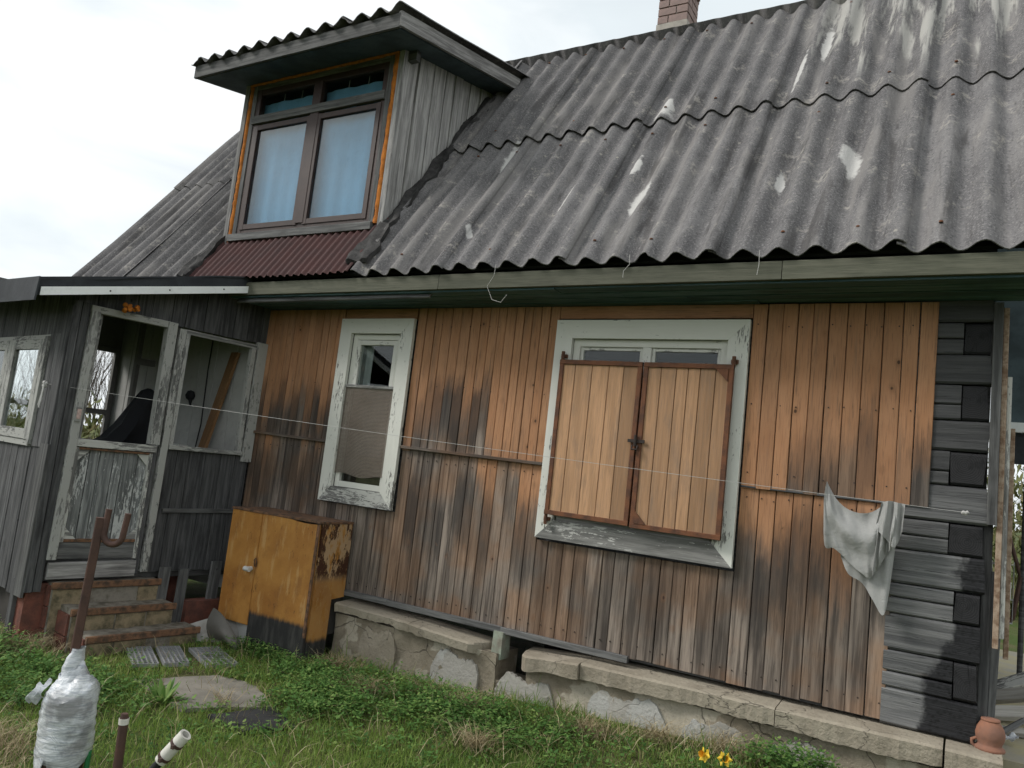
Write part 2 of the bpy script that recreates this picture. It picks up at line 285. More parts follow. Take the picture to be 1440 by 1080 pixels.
MAT['tar'] = flat('tar_strip', (0.018, 0.017, 0.017), 0.85, 0.3, 16, c2=(0.05, 0.048, 0.046), bump=1.0)
MAT['foam'] = flat('orange_assembly_foam', (0.50, 0.165, 0.018), 0.9, 0.25, 22, c2=(0.30, 0.095, 0.012), bump=1.0)
MAT['brown_frame'] = flat('dark_brown_window_paint', (0.046, 0.026, 0.021), 0.5, 0.2, 6, bump=0.15)
MAT['felt'] = flat('bitumen_roofing_felt', (0.040, 0.044, 0.050), 0.85, 0.2, 6, c2=(0.026, 0.029, 0.034), bump=0.5)
MAT['white_strip'] = flat('white_metal_strip', (0.84, 0.86, 0.85), 0.5, 0.05, 3, bump=0.05)
MAT['interior'] = flat('whitewashed_inner_boards', (0.42, 0.42, 0.40), 0.9, 0.12, 2.5, bump=0.2)
MAT['interior_grey'] = flat('grey_inner_boards', (0.17, 0.165, 0.155), 0.9, 0.2, 2.5, bump=0.2)
MAT['dark_room'] = flat('dark_room_wall', (0.05, 0.045, 0.04), 0.95, 0.2, 2)
MAT['curtain'] = flat('pale_blue_curtain', (0.185, 0.375, 0.530), 0.95, 0.06, 3, bump=0.1)
MAT['beige_curtain'] = flat('faded_brown_cloth', (0.26, 0.19, 0.145), 0.95, 0.2, 3)
MAT['cord'] = flat('white_cord', (0.48, 0.47, 0.45), 0.8, 0.1, 30)
def m_cloth():
    s = NT('grey_jersey'); o = s.obj(); w_ = s.noise(s.vmap(o, (260, 260, 120)), 1.0, 2, 0.5); c_ = s.noise(s.vmap(o, (9, 9, 16)), 1.0, 5, 0.6, 1.2)
    col = s.mix(w_, (0.36, 0.36, 0.35), (0.45, 0.45, 0.435)); s.bump(s.math('ADD', s.math('MULTIPLY', c_, 1.6), s.math('MULTIPLY', w_, 0.25)), 0.45, 0.010); s.fin(col, 0.95, 0.1)
    t = s.n('ShaderNodeBsdfTranslucent'); s.put(t.inputs['Color'], col); a = s.n('ShaderNodeMixShader'); a.inputs[0].default_value = 0.22
    s.t.links.new(s.p.outputs[0], a.inputs[1]); s.t.links.new(t.outputs[0], a.inputs[2]); s.t.links.new(a.outputs[0], s.out.inputs['Surface']); return s.m
MAT['cloth'] = m_cloth()
MAT['black_cloth'] = flat('black_jacket_cloth', (0.008, 0.009, 0.012), 0.75, 0.2, 8)
MAT['orange_wood'] = wood('fresh_brown_board', (0.20, 0.105, 0.045), (0.27, 0.15, 0.07), (0.09, 0.05, 0.025))
MAT['clay'] = flat('terracotta', (0.28, 0.125, 0.075), 0.85, 0.2, 7, c2=(0.20, 0.105, 0.075), bump=0.3)
MAT['galv'] = flat('bent_pale_sheet_metal', (0.36, 0.35, 0.325), 0.6, 0.25, 4, c2=(0.25, 0.235, 0.21), bump=0.2)
MAT['galv_dark'] = flat('bent_grey_sheet_metal', (0.085, 0.080, 0.070), 0.55, 0.3, 4, c2=(0.14, 0.13, 0.115), bump=0.2)
MAT['galv_white'] = flat('white_enamel_sheet', (0.62, 0.62, 0.60), 0.45, 0.1, 3, bump=0.1)
MAT['grid'] = flat('grey_plastic_grid', (0.27, 0.275, 0.28), 0.7, 0.15, 8)
MAT['slab'] = flat('rough_stone_slab', (0.225, 0.208, 0.178), 0.95, 0.25, 6, c2=(0.16, 0.148, 0.125), bump=0.9)
MAT['mat_black'] = flat('black_rubber_mat', (0.028, 0.028, 0.029), 0.9, 0.3, 10, bump=0.9)
MAT['pvc'] = flat('white_plastic_pipe', (0.62, 0.60, 0.54), 0.45, 0.1, 9, bump=0.1)
MAT['black_hose'] = flat('black_hose', (0.015, 0.015, 0.015), 0.5, 0.1, 9)
MAT['green_pipe'] = flat('green_painted_pipe', (0.02, 0.16, 0.05), 0.5, 0.2, 9)
MAT['wire'] = flat('galvanised_wire', (0.30, 0.30, 0.30), 0.45, 0.1, 9, metal=0.6)
MAT['paper'] = flat('printed_paper', (0.60, 0.60, 0.58), 0.8, 0.06, 12)
MAT['offcut'] = wood('sawn_offcut', (0.30, 0.285, 0.25), (0.42, 0.40, 0.36), (0.12, 0.11, 0.10), knots=False, dark_amt=0.3)
MAT['path'] = flat('lichened_concrete_path', (0.33, 0.29, 0.17), 0.95, 0.2, 5, c2=(0.28, 0.26, 0.21), bump=0.7)
MAT['nail'] = flat('nail_head', (0.03, 0.02, 0.016), 0.7, 0.2, 30)
def m_film():
    s = NT('stretch_film'); o = s.obj(); d = s.n('ShaderNodeTexNoise'); d.inputs['Scale'].default_value = 9; s.put(d.inputs['Vector'], o)
    wv = s.vadd(s.vmap(o, (8, 8, 40)), s.vmap(d.outputs['Color'], (4, 4, 12)))
    cr = s.vor(wv, 1.0, 'DISTANCE_TO_EDGE'); st = s.noise(s.vmap(o, (7, 7, 90)), 1.0, 4, 0.65, 2.0); bg = s.noise(o, 7, 4, 0.6)
    col = s.mix(s.step(st, 0.40, 0.62), (0.66, 0.68, 0.70), (0.40, 0.43, 0.47)); col = s.mix(s.math('MULTIPLY', s.step(bg, 0.5, 0.68), 0.5), col, (0.42, 0.43, 0.43))
    s.bump(s.math('ADD', s.math('MULTIPLY', s.step(cr, 0.0, 0.35), 0.35), s.math('MULTIPLY', st, 0.8)), 0.45, 0.006); s.fin(col, 0.30, 0.5)
    t = s.n('ShaderNodeBsdfTransparent'); a = s.n('ShaderNodeMixShader'); s.put(a.inputs[0], s.math('MULTIPLY', s.step(bg, 0.40, 0.60), 0.5)); s.t.links.new(s.p.outputs[0], a.inputs[1]); s.t.links.new(t.outputs[0], a.inputs[2])
    s.t.links.new(a.outputs[0], s.out.inputs['Surface']); return s.m
MAT['film'] = m_film()
def m_cab(side, lim):
    s = NT('peeling_ochre_cabinet_side' if side else 'ochre_cabinet_door'); o = s.obj(); P = s.pos(); z = s.sep(P)[2]
    a = s.noise(o, 3.0, 6, 0.62); st = s.noise(s.vmap(o, (22, 22, 4)), 1.0, 6, 0.65); b = s.noise(o, 40, 4, 0.6)
    col = s.mix(s.step(a, 0.35, 0.68), (0.435, 0.210, 0.050), (0.310, 0.130, 0.028))
    if side:
        up = s.step(z, 0.62, 0.70)
        pe = s.step(s.noise(s.vmap(o, (16, 16, 6)), 1.0, 7, 0.65), 0.40, 0.47)
        col = s.mix(s.math('MULTIPLY', pe, s.math('MULTIPLY_ADD', up, 0.8, 0.15)), col, (0.44, 0.30, 0.175))
        br = s.step(s.noise(s.vmap(o, (9, 9, 4.5)), 1.0, 5, 0.65), 0.46, 0.51)
        col = s.mix(s.math('MULTIPLY', br, up), col, (0.060, 0.024, 0.013))
        sp = s.step(s.noise(s.vmap(o, (60, 60, 30)), 1.0, 5, 0.7), 0.56, 0.62)
        col = s.mix(s.math('MULTIPLY', sp, 0.6), col, (0.42, 0.26, 0.11))
    else:
        col = s.mix(s.math('MULTIPLY', s.step(st, 0.54, 0.66), 0.55), col, (0.52, 0.33, 0.14))
        dk = s.step(s.noise(s.vmap(o, (70, 70, 22)), 1.0, 4, 0.7), 0.62, 0.68)
        dk = s.math('MULTIPLY', dk, s.step(s.noise(o, 2.4, 3, 0.5), 0.46, 0.56))
        mo = s.noise(s.vmap(o, (9, 9, 5)), 1.0, 6, 0.65)
        col = s.mix(s.math('MULTIPLY', s.step(mo, 0.52, 0.66), 0.55), col, (0.215, 0.090, 0.026))
        col = s.mix(s.math('MULTIPLY', dk, 0.85), col, (0.055, 0.026, 0.010))
        ps = s.math('MULTIPLY', s.math('SUBTRACT', 1.0, s.step(s.vor(o, 7), 0.05, 0.09)), s.step(s.noise(o, 4, 3), 0.5, 0.56))
        col = s.mix(s.math('MULTIPLY', ps, 0.7), col, (0.45, 0.32, 0.18))
    wet = s.math('ADD', z, s.math('MULTIPLY', s.math('SUBTRACT', st, 0.5), 0.07))
    col = s.mix(s.math('SUBTRACT', 1.0, s.step(wet, lim-0.03, lim+0.015)), col, s.mix(s.step(st, 0.4, 0.7), (0.022, 0.022, 0.022), (0.060, 0.058, 0.054)))
    s.bump(s.math('ADD', b, st), 0.4, 0.005)
    return s.fin(col, 0.55, 0.35)
MAT['cab_front'] = m_cab(False, 0.335); MAT['cab_left'] = m_cab(False, 0.0); MAT['cab_side'] = m_cab(True, 0.235)
def m_glass(name, tint, alpha):
    s = NT(name); s.t.nodes.remove(s.p); g = s.n('ShaderNodeBsdfGlossy'); g.inputs['Roughness'].default_value = 0.02
    t = s.n('ShaderNodeBsdfTransparent'); s.put(t.inputs['Color'], tint); fr = s.n('ShaderNodeFresnel'); s.put(fr.inputs['IOR'], s.math('MULTIPLY_ADD', s.n('ShaderNodeNewGeometry').outputs['Backfacing'], 1/1.5-1.5, 1.5))
    a = s.n('ShaderNodeMixShader'); s.put(a.inputs[0], s.math('ADD', fr.outputs[0], alpha)); s.t.links.new(t.outputs[0], a.inputs[1]); s.t.links.new(g.outputs[0], a.inputs[2])
    s.t.links.new(a.outputs[0], s.out.inputs['Surface']); return s.m
MAT['glass'] = m_glass('window_glass', (0.88, 0.92, 0.92), 0.0)
MAT['sky_glass'] = m_glass('reflecting_window_glass', (0.86, 0.92, 0.95), 0.03)
MAT['dusty_glass'] = m_glass('dusty_window_glass', (0.62, 0.64, 0.62), 0.05)
def m_screen():
    s = NT('fly_screen'); s.t.nodes.remove(s.p); uv = s.uv(); x, y, _ = s.sep(s.vmap(uv, (420, 420, 1)))
    d = s.n('ShaderNodeBsdfDiffuse'); s.put(d.inputs['Color'], s.mix(s.noise(s.obj(), 6, 5, 0.6), (0.13, 0.105, 0.085), (0.23, 0.20, 0.17)))
    t = s.n('ShaderNodeBsdfTransparent'); m_ = s.math('MAXIMUM', s.math('SINE', x), s.math('SINE', y))
    a = s.n('ShaderNodeMixShader'); s.put(a.inputs[0], s.math('MULTIPLY', s.math('MULTIPLY_ADD', s.step(m_, 0.0, 0.7), 0.55, 0.42), 1.0)); s.t.links.new(t.outputs[0], a.inputs[1]); s.t.links.new(d.outputs[0], a.inputs[2])
    s.t.links.new(a.outputs[0], s.out.inputs['Surface']); return s.m
MAT['screen'] = m_screen()
def m_ground():
    s = NT('lawn_soil'); P = s.pos(); a = s.noise(P, 1.3, 6, 0.6); b = s.noise(P, 30, 5, 0.65)
    col = s.mix(s.step(a, 0.4, 0.65), (0.055, 0.085, 0.022), (0.10, 0.095, 0.045))
    col = s.mix(s.math('MULTIPLY', s.step(b, 0.5, 0.7), 0.7), col, (0.040, 0.032, 0.018))
    s.bump(b, 0.8, 0.02); return s.fin(col, 0.95, 0.1)
MAT['ground'] = m_ground()
def m_leaf(name, stops, trans=0.36):
    s = NT(name); at = s.n('ShaderNodeAttribute'); at.attribute_name = 'tint'; r = s.n('ShaderNodeValToRGB')
    while len(r.color_ramp.elements) < len(stops): r.color_ramp.elements.new(0.5)
    for e, (p, c) in zip(r.color_ramp.elements, stops): e.position = p; e.color = (*c, 1)
    s.put(r.inputs['Fac'], at.outputs['Fac'])
    s.p.inputs['Transmission Weight'].default_value = 0.0
    s.fin(r.outputs['Color'], 0.6, 0.25)
    t = s.n('ShaderNodeBsdfTranslucent'); s.put(t.inputs['Color'], r.outputs['Color'])
    a = s.n('ShaderNodeMixShader'); a.inputs[0].default_value = trans; s.t.links.new(s.p.outputs[0], a.inputs[1]); s.t.links.new(t.outputs[0], a.inputs[2])
    s.t.links.new(a.outputs[0], s.out.inputs['Surface']); return s.m
MAT['grass'] = m_leaf('grass_blade', [(0, (0.085, 0.160, 0.030)), (0.5, (0.175, 0.275, 0.054)), (0.85, (0.275, 0.350, 0.088)), (1, (0.42, 0.37, 0.20))])
MAT['weed'] = m_leaf('weed_leaf', [(0, (0.045, 0.110, 0.026)), (0.5, (0.098, 0.205, 0.050)), (0.8, (0.160, 0.280, 0.070)), (1, (0.245, 0.345, 0.100))])
MAT['straw'] = m_leaf('dry_straw', [(0, (0.22, 0.17, 0.09)), (0.6, (0.36, 0.29, 0.17)), (1, (0.46, 0.40, 0.26))], 0.1)
MAT['conifer'] = m_leaf('spruce_needles', [(0, (0.020, 0.045, 0.018)), (1, (0.050, 0.085, 0.035))], 0.1)
MAT['twig'] = flat('bare_twig_bark', (0.10, 0.085, 0.07), 0.9, 0.2, 10)
MAT['brush'] = m_leaf('scrub_leaf', [(0, (0.07, 0.09, 0.025)), (0.6, (0.15, 0.16, 0.055)), (1, (0.26, 0.22, 0.12))], 0.2)
MAT['petal'] = flat('yellow_petal', (0.72, 0.50, 0.04), 0.6, 0.1, 20)
MAT['petal_cup'] = flat('deep_yellow_cup', (0.70, 0.36, 0.02), 0.6, 0.1, 20)
MAT['stem'] = flat('green_stem', (0.06, 0.14, 0.03), 0.6, 0.2, 20)

# ------------------------------------------------------------------ mesh helpers
WL = {}
def wl(o): return WL[o.name] if o is not None else Vector((0, 0, 0))
def tag(o, label, cat, group=None, kind=None):
    if label: o['label'] = label
    if cat: o['category'] = cat
    if group: o['group'] = group
    if kind: o['kind'] = kind
    return o
def empty(name, loc):
    o = bpy.data.objects.new(name, None); COL.objects.link(o); o.location = loc; o.empty_display_size = 0.1
    WL[o.name] = Vector(loc); return o
def link(name, me, mats, parent, loc):
    for m in (mats if isinstance(mats, (list, tuple)) else [mats]): me.materials.append(MAT[m] if isinstance(m, str) else m)
    o = bpy.data.objects.new(name, me); COL.objects.link(o)
    if parent is not None: o.parent = parent
    o.location = Vector(loc) - wl(parent); WL[o.name] = Vector(loc); return o
class MB:
    def __init__(s): s.v = []; s.f = []; s.uv = []; s.mi = []
    def add(s, vs, fs, uvs=None, mi=0):
        b = len(s.v); s.v += [Vector(p) for p in vs]
        for i, f in enumerate(fs):
            s.f.append([b+k for k in f]); s.mi.append(mi)
            s.uv.append(uvs[i] if uvs else [(s.v[b+k].x, s.v[b+k].z) for k in f])
    def box(s, a, b, mi=0):
        (x0, y0, z0), (x1, y1, z1) = a, b
        s.hexa([(x0, y0, z0), (x1, y0, z0), (x1, y1, z0), (x0, y1, z0), (x0, y0, z1), (x1, y0, z1), (x1, y1, z1), (x0, y1, z1)], mi)
    def hexa(s, p, mi=0):
        s.add(p, [(0, 3, 2, 1), (4, 5, 6, 7), (0, 1, 5, 4), (1, 2, 6, 5), (2, 3, 7, 6), (3, 0, 4, 7)], mi=mi)
    def plank(s, p0, p1, wdir, width, thick, ch=0.0025, e0=0.0, e1=0.0, mi=0, wend=None):
        """board from p0 to p1 (centre line of its FACE side back), chamfered; wdir across; e0/e1 skew of the ends"""
        p0, p1, wv = Vector(p0), Vector(p1), Vector(wdir).normalized()
        ax = (p1-p0); L = ax.length; ax.normalize(); nv = ax.cross(wv).normalized()
        h, t = width/2, thick/2; ch = min(ch, h*0.4, t*0.4)
        h1 = (wend/2) if wend else h
        def ring(hh): return [(-hh+ch, -t), (hh-ch, -t), (hh, -t+ch), (hh, t-ch), (hh-ch, t), (-hh+ch, t), (-hh, t-ch), (-hh, -t+ch)]
        per = []; acc = 0; R = ring(h)
        for i in range(8):
            per.append(acc); a, b = R[i], R[(i+1) % 8]; acc += math.hypot(a[0]-b[0], a[1]-b[1])
        per.append(acc)
        vs = [p0 + wv*a + nv*b + ax*(e0*a/h) for a, b in R] + [p1 + wv*a + nv*b + ax*(e1*a/h) for a, b in ring(h1)]
        fs = []; uvs = []; oy = rnd.random()*3
        for i in range(8):
            j = (i+1) % 8; fs.append((i, j, 8+j, 8+i)); uvs.append([(0, per[i]+oy), (0, per[i+1]+oy), (L, per[i+1]+oy), (L, per[i]+oy)])
        fs.append(tuple(range(7, -1, -1))); uvs.append([(R[i][0]*0.3, R[i][1]+oy) for i in range(7, -1, -1)])
        fs.append(tuple(range(8, 16))); uvs.append([(R[i][0]*0.3, R[i][1]+oy) for i in range(8)])
        s.add(vs, fs, uvs, mi)
    def tube(s, pts, r, n=8, mi=0, cap=True):
        pts = [Vector(p) for p in pts]; rs = r if isinstance(r, (list, tuple)) else [r]*len(pts); rings = []
        up = Vector((0, 0, 1)); prev = None
        for i, p in enumerate(pts):
            d = (pts[min(i+1, len(pts)-1)] - pts[max(i-1, 0)]).normalized()
            if prev is None:
                a = d.cross(up if abs(d.z) < 0.95 else Vector((1, 0, 0))).normalized()
            else: a = (prev - d*prev.dot(d)).normalized()
            prev = a; b = d.cross(a)
            rings.append([p + (a*math.cos(2*math.pi*k/n) + b*math.sin(2*math.pi*k/n))*rs[i] for k in range(n)])
        vs = [q for R in rings for q in R]; fs = []
        for i in range(len(pts)-1):
            for k in range(n): fs.append((i*n+k, i*n+(k+1) % n, (i+1)*n+(k+1) % n, (i+1)*n+k))
        if cap: fs.append(tuple(range(n-1, -1, -1))); fs.append(tuple((len(pts)-1)*n+k for k in range(n)))
        s.add(vs, fs, mi=mi)
    def lathe(s, c, prof, n=24, mi=0):
        c = Vector(c); vs = [c + Vector((r*math.cos(2*math.pi*k/n), r*math.sin(2*math.pi*k/n), z)) for r, z in prof for k in range(n)]; fs = []
        for i in range(len(prof)-1):
            for k in range(n): fs.append((i*n+k, i*n+(k+1) % n, (i+1)*n+(k+1) % n, (i+1)*n+k))
        s.add(vs, fs, mi=mi)
    def prism(s, poly, d, mi=0):
        d = Vector(d); a = [Vector(p) for p in poly]; n = len(a); vs = a + [p+d for p in a]
        s.add(vs, [tuple(range(n-1, -1, -1)), tuple(range(n, 2*n))] + [(i, (i+1) % n, n+(i+1) % n, n+i) for i in range(n)], mi=mi)
    def grid(s, fn, nu, nv, mi=0):
        vs = [fn(i/nu, j/nv) for j in range(nv+1) for i in range(nu+1)]
        s.add(vs, [(j*(nu+1)+i, j*(nu+1)+i+1, (j+1)*(nu+1)+i+1, (j+1)*(nu+1)+i) for j in range(nv) for i in range(nu)],
              [[(i/nu, j/nv), ((i+1)/nu, j/nv), ((i+1)/nu, (j+1)/nv), (i/nu, (j+1)/nv)] for j in range(nv) for i in range(nu)], mi=mi)
    def slab(s, fn, nu, nv, off, mi=0):
        """grid surface with thickness: off = vector function or vector"""
        A = [[Vector(fn(i/nu, j/nv)) for i in range(nu+1)] for j in range(nv+1)]
        of = off if callable(off) else (lambda p: Vector(off))
        B = [[p+of(p) for p in row] for row in A]; W = nu+1; K = W*(nv+1)
        vs = [p for r in A for p in r] + [p for r in B for p in r]; fs = []
        for j in range(nv):
            for i in range(nu):
                a = j*W+i; fs.append((a, a+1, a+W+1, a+W)); fs.append((K+a, K+a+W, K+a+W+1, K+a+1))
        for i in range(nu): fs.append((i, K+i, K+i+1, i+1)); a = nv*W+i; fs.append((a, a+1, K+a+1, K+a))
        for j in range(nv): a = j*W; fs.append((a, a+W, K+a+W, K+a)); a = j*W+nu; fs.append((a, K+a, K+a+W, a+W))
        s.add(vs, fs, mi=mi)
    def build(s, name, mats, parent=None, smooth=False, origin=None, label=None):
        c = Vector(origin) if origin else Vector([(min(p[i] for p in s.v)+max(p[i] for p in s.v))/2 for i in range(3)])
        me = bpy.data.meshes.new(name); me.from_pydata([p-c for p in s.v], [], s.f)
        ul = me.uv_layers.new(name='UVMap'); ul.data.foreach_set('uv', [x for f in s.uv for q in f for x in q])
        me.polygons.foreach_set('material_index', s.mi)
        if smooth: me.polygons.foreach_set('use_smooth', [True]*len(me.polygons)); me.set_sharp_from_angle(angle=math.radians(50))
        me.update(); o = link(name, me, mats, parent, c)
        if label: o['label'] = label
        return o
def board(name, mat, parent, p0, p1, wdir, width, thick, **k):
    m = MB(); m.plank(p0, p1, wdir, width, thick, **k); return m.build(name, mat, parent)
def part(name, mat, parent, a, b, **k):
    m = MB(); m.box(a, b); return m.build(name, mat, parent, **k)
def bevelled(name, mat, parent, a, b, r=0.01, seg=2):
    import bmesh
    bm = bmesh.new(); bmesh.ops.create_cube(bm, size=1.0)
    d = [b[i]-a[i] for i in range(3)]; c = [(a[i]+b[i])/2 for i in range(3)]
    bmesh.ops.scale(bm, vec=d, verts=bm.verts); bmesh.ops.bevel(bm, geom=bm.edges[:], offset=r, segments=seg, affect='EDGES')
    me = bpy.data.meshes.new(name); bm.to_mesh(me); bm.free(); return link(name, me, mat, parent, c)
def jit(a): return rnd.uniform(-a, a)
def smooth01(x): x = max(0.0, min(1.0, x)); return x*x*(3-2*x)

# ------------------------------------------------------------------ terrain
def gz(x, y):
    up = 0.06 + 0.15*smooth01((x+4.2)/3.0) + 0.05*smooth01((x+1.6)/1.4)
    k = smooth01((y+1.7)/1.6)
    lo = 0.02 + 0.02*math.sin(x*1.7)*math.sin(y*2.3) + 0.05*smooth01((-5.2-x)/1.0)
    near = lo*(1-k)+up*k
    far = smooth01((max(abs(x+3), abs(y+1.5))-7)/10)
    return near*(1-far) + 0.0*far - 0.25*smooth01((x-0.6)/1.5)*(1-far)
g = MB()
xs = sorted(set([-400, -150, -60, -30, -18, -12] + [round(-9+0.25*i, 3) for i in range(49)] + [4.5, 8, 14, 30, 80, 200, 400]))
ys = sorted(set([-400, -150, -50, -25, -12, -8] + [round(-6+0.25*i, 3) for i in range(41)] + [6, 10, 18, 30, 60, 150, 400]))
g.add([(x, y, gz(x, y)) for y in ys for x in xs], [(j*len(xs)+i, j*len(xs)+i+1, (j+1)*len(xs)+i+1, (j+1)*len(xs)+i) for j in range(len(ys)-1) for i in range(len(xs)-1)])
tag(g.build('ground', 'ground', smooth=True, origin=(0, 0, 0)), None, None, kind='structure')

# ------------------------------------------------------------------ the house
house = tag(empty('wooden_house', (-3.5, 1.5, 0.3)), 'old wooden cottage with faded orange boarding and grey corrugated roof', 'house')
A = math.radians(53.5); TA = math.tan(A)
def roofp(x, t, lift=0.0): return Vector((x, -0.45 + t*math.cos(A) - lift*math.sin(A), 2.925 + t*math.sin(A) + lift*math.cos(A)))

def wearcol(x, upper):
    j = jit
    if upper:
        if x < -4.3: return (1.88+j(0.15), 1.82+j(0.12), 0.65+j(0.25))
        if x < -2.95: return (1.98+j(0.22), 1.90+j(0.15), 0.75+j(0.25))
        if x < -2.3: return (1.30+j(0.2), 1.45, 0.25+j(0.1))
        if x < -0.85: return (1.20+j(0.1), 1.3, 0.08)
        return (1.72+j(0.18), 1.80+j(0.12), 0.62+j(0.25))
    if x < -4.3: return (1.75+j(0.3), 1.35+j(0.15), 0.6+j(0.25))
    if x < -2.95: return (2.0+j(0.35), 1.28+j(0.2), 0.62+j(0.3))
    if x < -2.43: return (1.28+j(0.07), 1.12+j(0.08), 0.75+j(0.2))
    if x < -1.15: return (2.4, 0.95+j(0.2), 0.40+j(0.2))
    return (1.34+j(0.10), 1.16+j(0.12), 0.75+j(0.2))
fw = MB(); fw.box((-7.5, 0.045, 0.55), (0.0, 0.16, 2.80))
# openings are cut by building the backing in pieces
fw = MB()
for a, b in [((-7.5, 0.04, 0.53), (-4.30, 0.16, 2.79)), ((-3.78, 0.04, 0.53), (-2.33, 0.16, 2.79)), ((-1.25, 0.04, 0.53), (-0.36, 0.16, 2.79)),
             ((-4.30, 0.04, 0.53), (-3.78, 0.16, 1.30)), ((-4.30, 0.04, 2.58), (-3.78, 0.16, 2.79)), ((-2.33, 0.04, 0.53), (-1.25, 0.16, 1.28)), ((-2.33, 0.04, 2.56), (-1.25, 0.16, 2.79))]: fw.box(a, b)
front = fw.build('front_wall', 'dark_wood', house)
def clad(x0, x1, z0, z1, wd, upper, y=0.0, jz=0.004, th=0.026):
    n = max(1, round((x1-x0)/wd)); ws = [wd*(1+jit(0.16)) for _ in range(n)]; k = (x1-x0)/sum(ws); x = x0
    for wv in ws:
        wv *= k; xc = x+wv/2; yy = y+jit(0.0025)
        o = board('board', 'clad', front, (xc+jit(0.002), yy+th/2, z0+jit(jz)), (xc+jit(0.002), yy+th/2, z1), (1, 0, 0), wv-0.0045, th, ch=0.003)
        c = wearcol(xc, upper)
        if rnd.random() < 0.22: c = (c[0]+jit(0.35), c[1]+jit(0.3), c[2]*rnd.uniform(0.15, 0.7))
        o.color = (c[0]/3, c[1]/3, max(0, min(1, c[2])), 1); x += wv
clad(-5.31, -4.425, 1.675, 2.755, 0.078, True)
clad(-3.665, -2.445, 1.665, 2.755, 0.076, True)
clad(-1.135, -0.160, 1.655, 2.750, 0.089, True, y=-0.012, jz=0.003)
clad(-5.31, -4.425, 0.55, 1.685, 0.080, False, y=0.006)
clad(-4.425, -3.665, 0.55, 1.195, 0.082, False, y=0.006)
clad(-3.665, -2.445, 0.55, 1.672, 0.086, False, y=0.006)
clad(-2.445, -1.135, 0.55, 1.165, 0.097, False, y=0.006)
clad(-1.135, -0.313, 0.545, 1.66, 0.105, False, y=0.004, jz=0.008)
for (x0, x1) in ((-4.41, -3.68), (-2.44, -1.14)):
    o = board('frieze_board', 'clad', front, (x0, 0.012, 2.712), (x1, 0.012, 2.712), (0, 0, 1), 0.086, 0.024); o.color = (0.3, 0.3, 0.05, 1)
for (x0, x1) in ((-5.27, -4.43), (-3.665, -2.45)):
    board('batten', 'rust_dark' if 0 else 'clad', front, (x0, -0.012, 1.685), (x1, -0.012, 1.668), (0, 0, 1), 0.022, 0.030).color = (0.9, 0.5, 0.4, 1)
board('drip_batten', 'dark_wood', front, (-1.13, -0.004, 1.662), (-0.32, -0.004, 1.655), (0, 0, 1), 0.012, 0.02)
board('sill_board', 'mid_wood', front, (-4.6, -0.022, 0.545), (-3.60, -0.020, 0.548), (0, 0, 1), 0.040, 0.03)
board('sill_board', 'mid_wood', front, (-3.60, -0.026, 0.546), (-2.62, -0.024, 0.545), (0, 0, 1), 0.040, 0.03)
board('sill_board', 'mid_wood', front, (-2.62, -0.024, 0.543), (-1.72, -0.024, 0.545), (0, 0, 1), 0.040, 0.03)
nl = MB()
for x in np.arange(-5.25, -0.2, 0.083):
    for z in (2.62, 2.15, 1.74, 1.60, 0.62):
        if (-4.45 < x < -3.64 or -2.47 < x < -1.11) and z > 1.15: continue
        if x > -0.33 and z < 1.65: continue
        yy = -0.013 if (x > -1.13 and z > 1.66) else 0.002
        cx, cz = x+jit(0.012), z+jit(0.012); nl.tube([(cx, yy-0.001, cz), (cx, yy+0.004, cz)], 0.0042, 6)
nn = nl.build('nail_heads', 'nail', front); nn['kind'] = 'stuff'

# corner logs
corner = MB(); corner.box((-0.30, 0.06, 0.53), (0.05, 0.20, 2.78)); corner = corner.build('corner_wall', 'char_plain', house)
zc = 0.525; k = 0; hs_ = []
while zc < 2.70:
    h = 0.175+jit(0.022); z1 = min(zc+h, 2.77)
    if k % 2 == 0:
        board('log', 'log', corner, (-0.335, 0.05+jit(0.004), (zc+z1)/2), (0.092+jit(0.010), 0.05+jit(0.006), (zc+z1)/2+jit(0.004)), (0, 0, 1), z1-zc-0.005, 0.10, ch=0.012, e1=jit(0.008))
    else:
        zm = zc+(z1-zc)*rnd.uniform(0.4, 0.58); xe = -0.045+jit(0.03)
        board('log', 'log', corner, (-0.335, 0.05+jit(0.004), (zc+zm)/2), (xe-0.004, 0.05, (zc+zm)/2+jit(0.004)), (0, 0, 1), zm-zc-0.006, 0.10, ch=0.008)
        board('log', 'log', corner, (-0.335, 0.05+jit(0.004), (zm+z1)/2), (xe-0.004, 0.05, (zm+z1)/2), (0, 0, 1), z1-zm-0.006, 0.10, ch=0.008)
        board('log_end', 'char', corner, (xe+0.002, 0.055, (zc+z1)/2), (0.085+jit(0.006), 0.055, (zc+z1)/2), (0, 0, 1), z1-zc-rnd.uniform(0.006, 0.016), 0.11+jit(0.014), ch=0.012, e0=jit(0.006), e1=jit(0.008))
    zc = z1; k += 1
for (x, y, wd, z0, z1, mt, th) in ((0.112, 0.015, 0.044, 1.60, 2.745, 'mid_wood', 0.05), (0.148, 0.03, 0.026, 1.00, 2.72, 'rust_tan', 0.04), (0.173, 0.05, 0.022, 1.05, 2.36, 'white_worn', 0.05), (0.196, 0.09, 0.022, 0.95, 2.10, 'rust_tan', 0.04), (0.106, 0.06, 0.044, 0.60, 1.62, 'dark_wood', 0.03)):
    board('corner_strip', mt, corner, (x+0.008, y, z0), (x, y, z1), (1, 0, 0), wd, th)

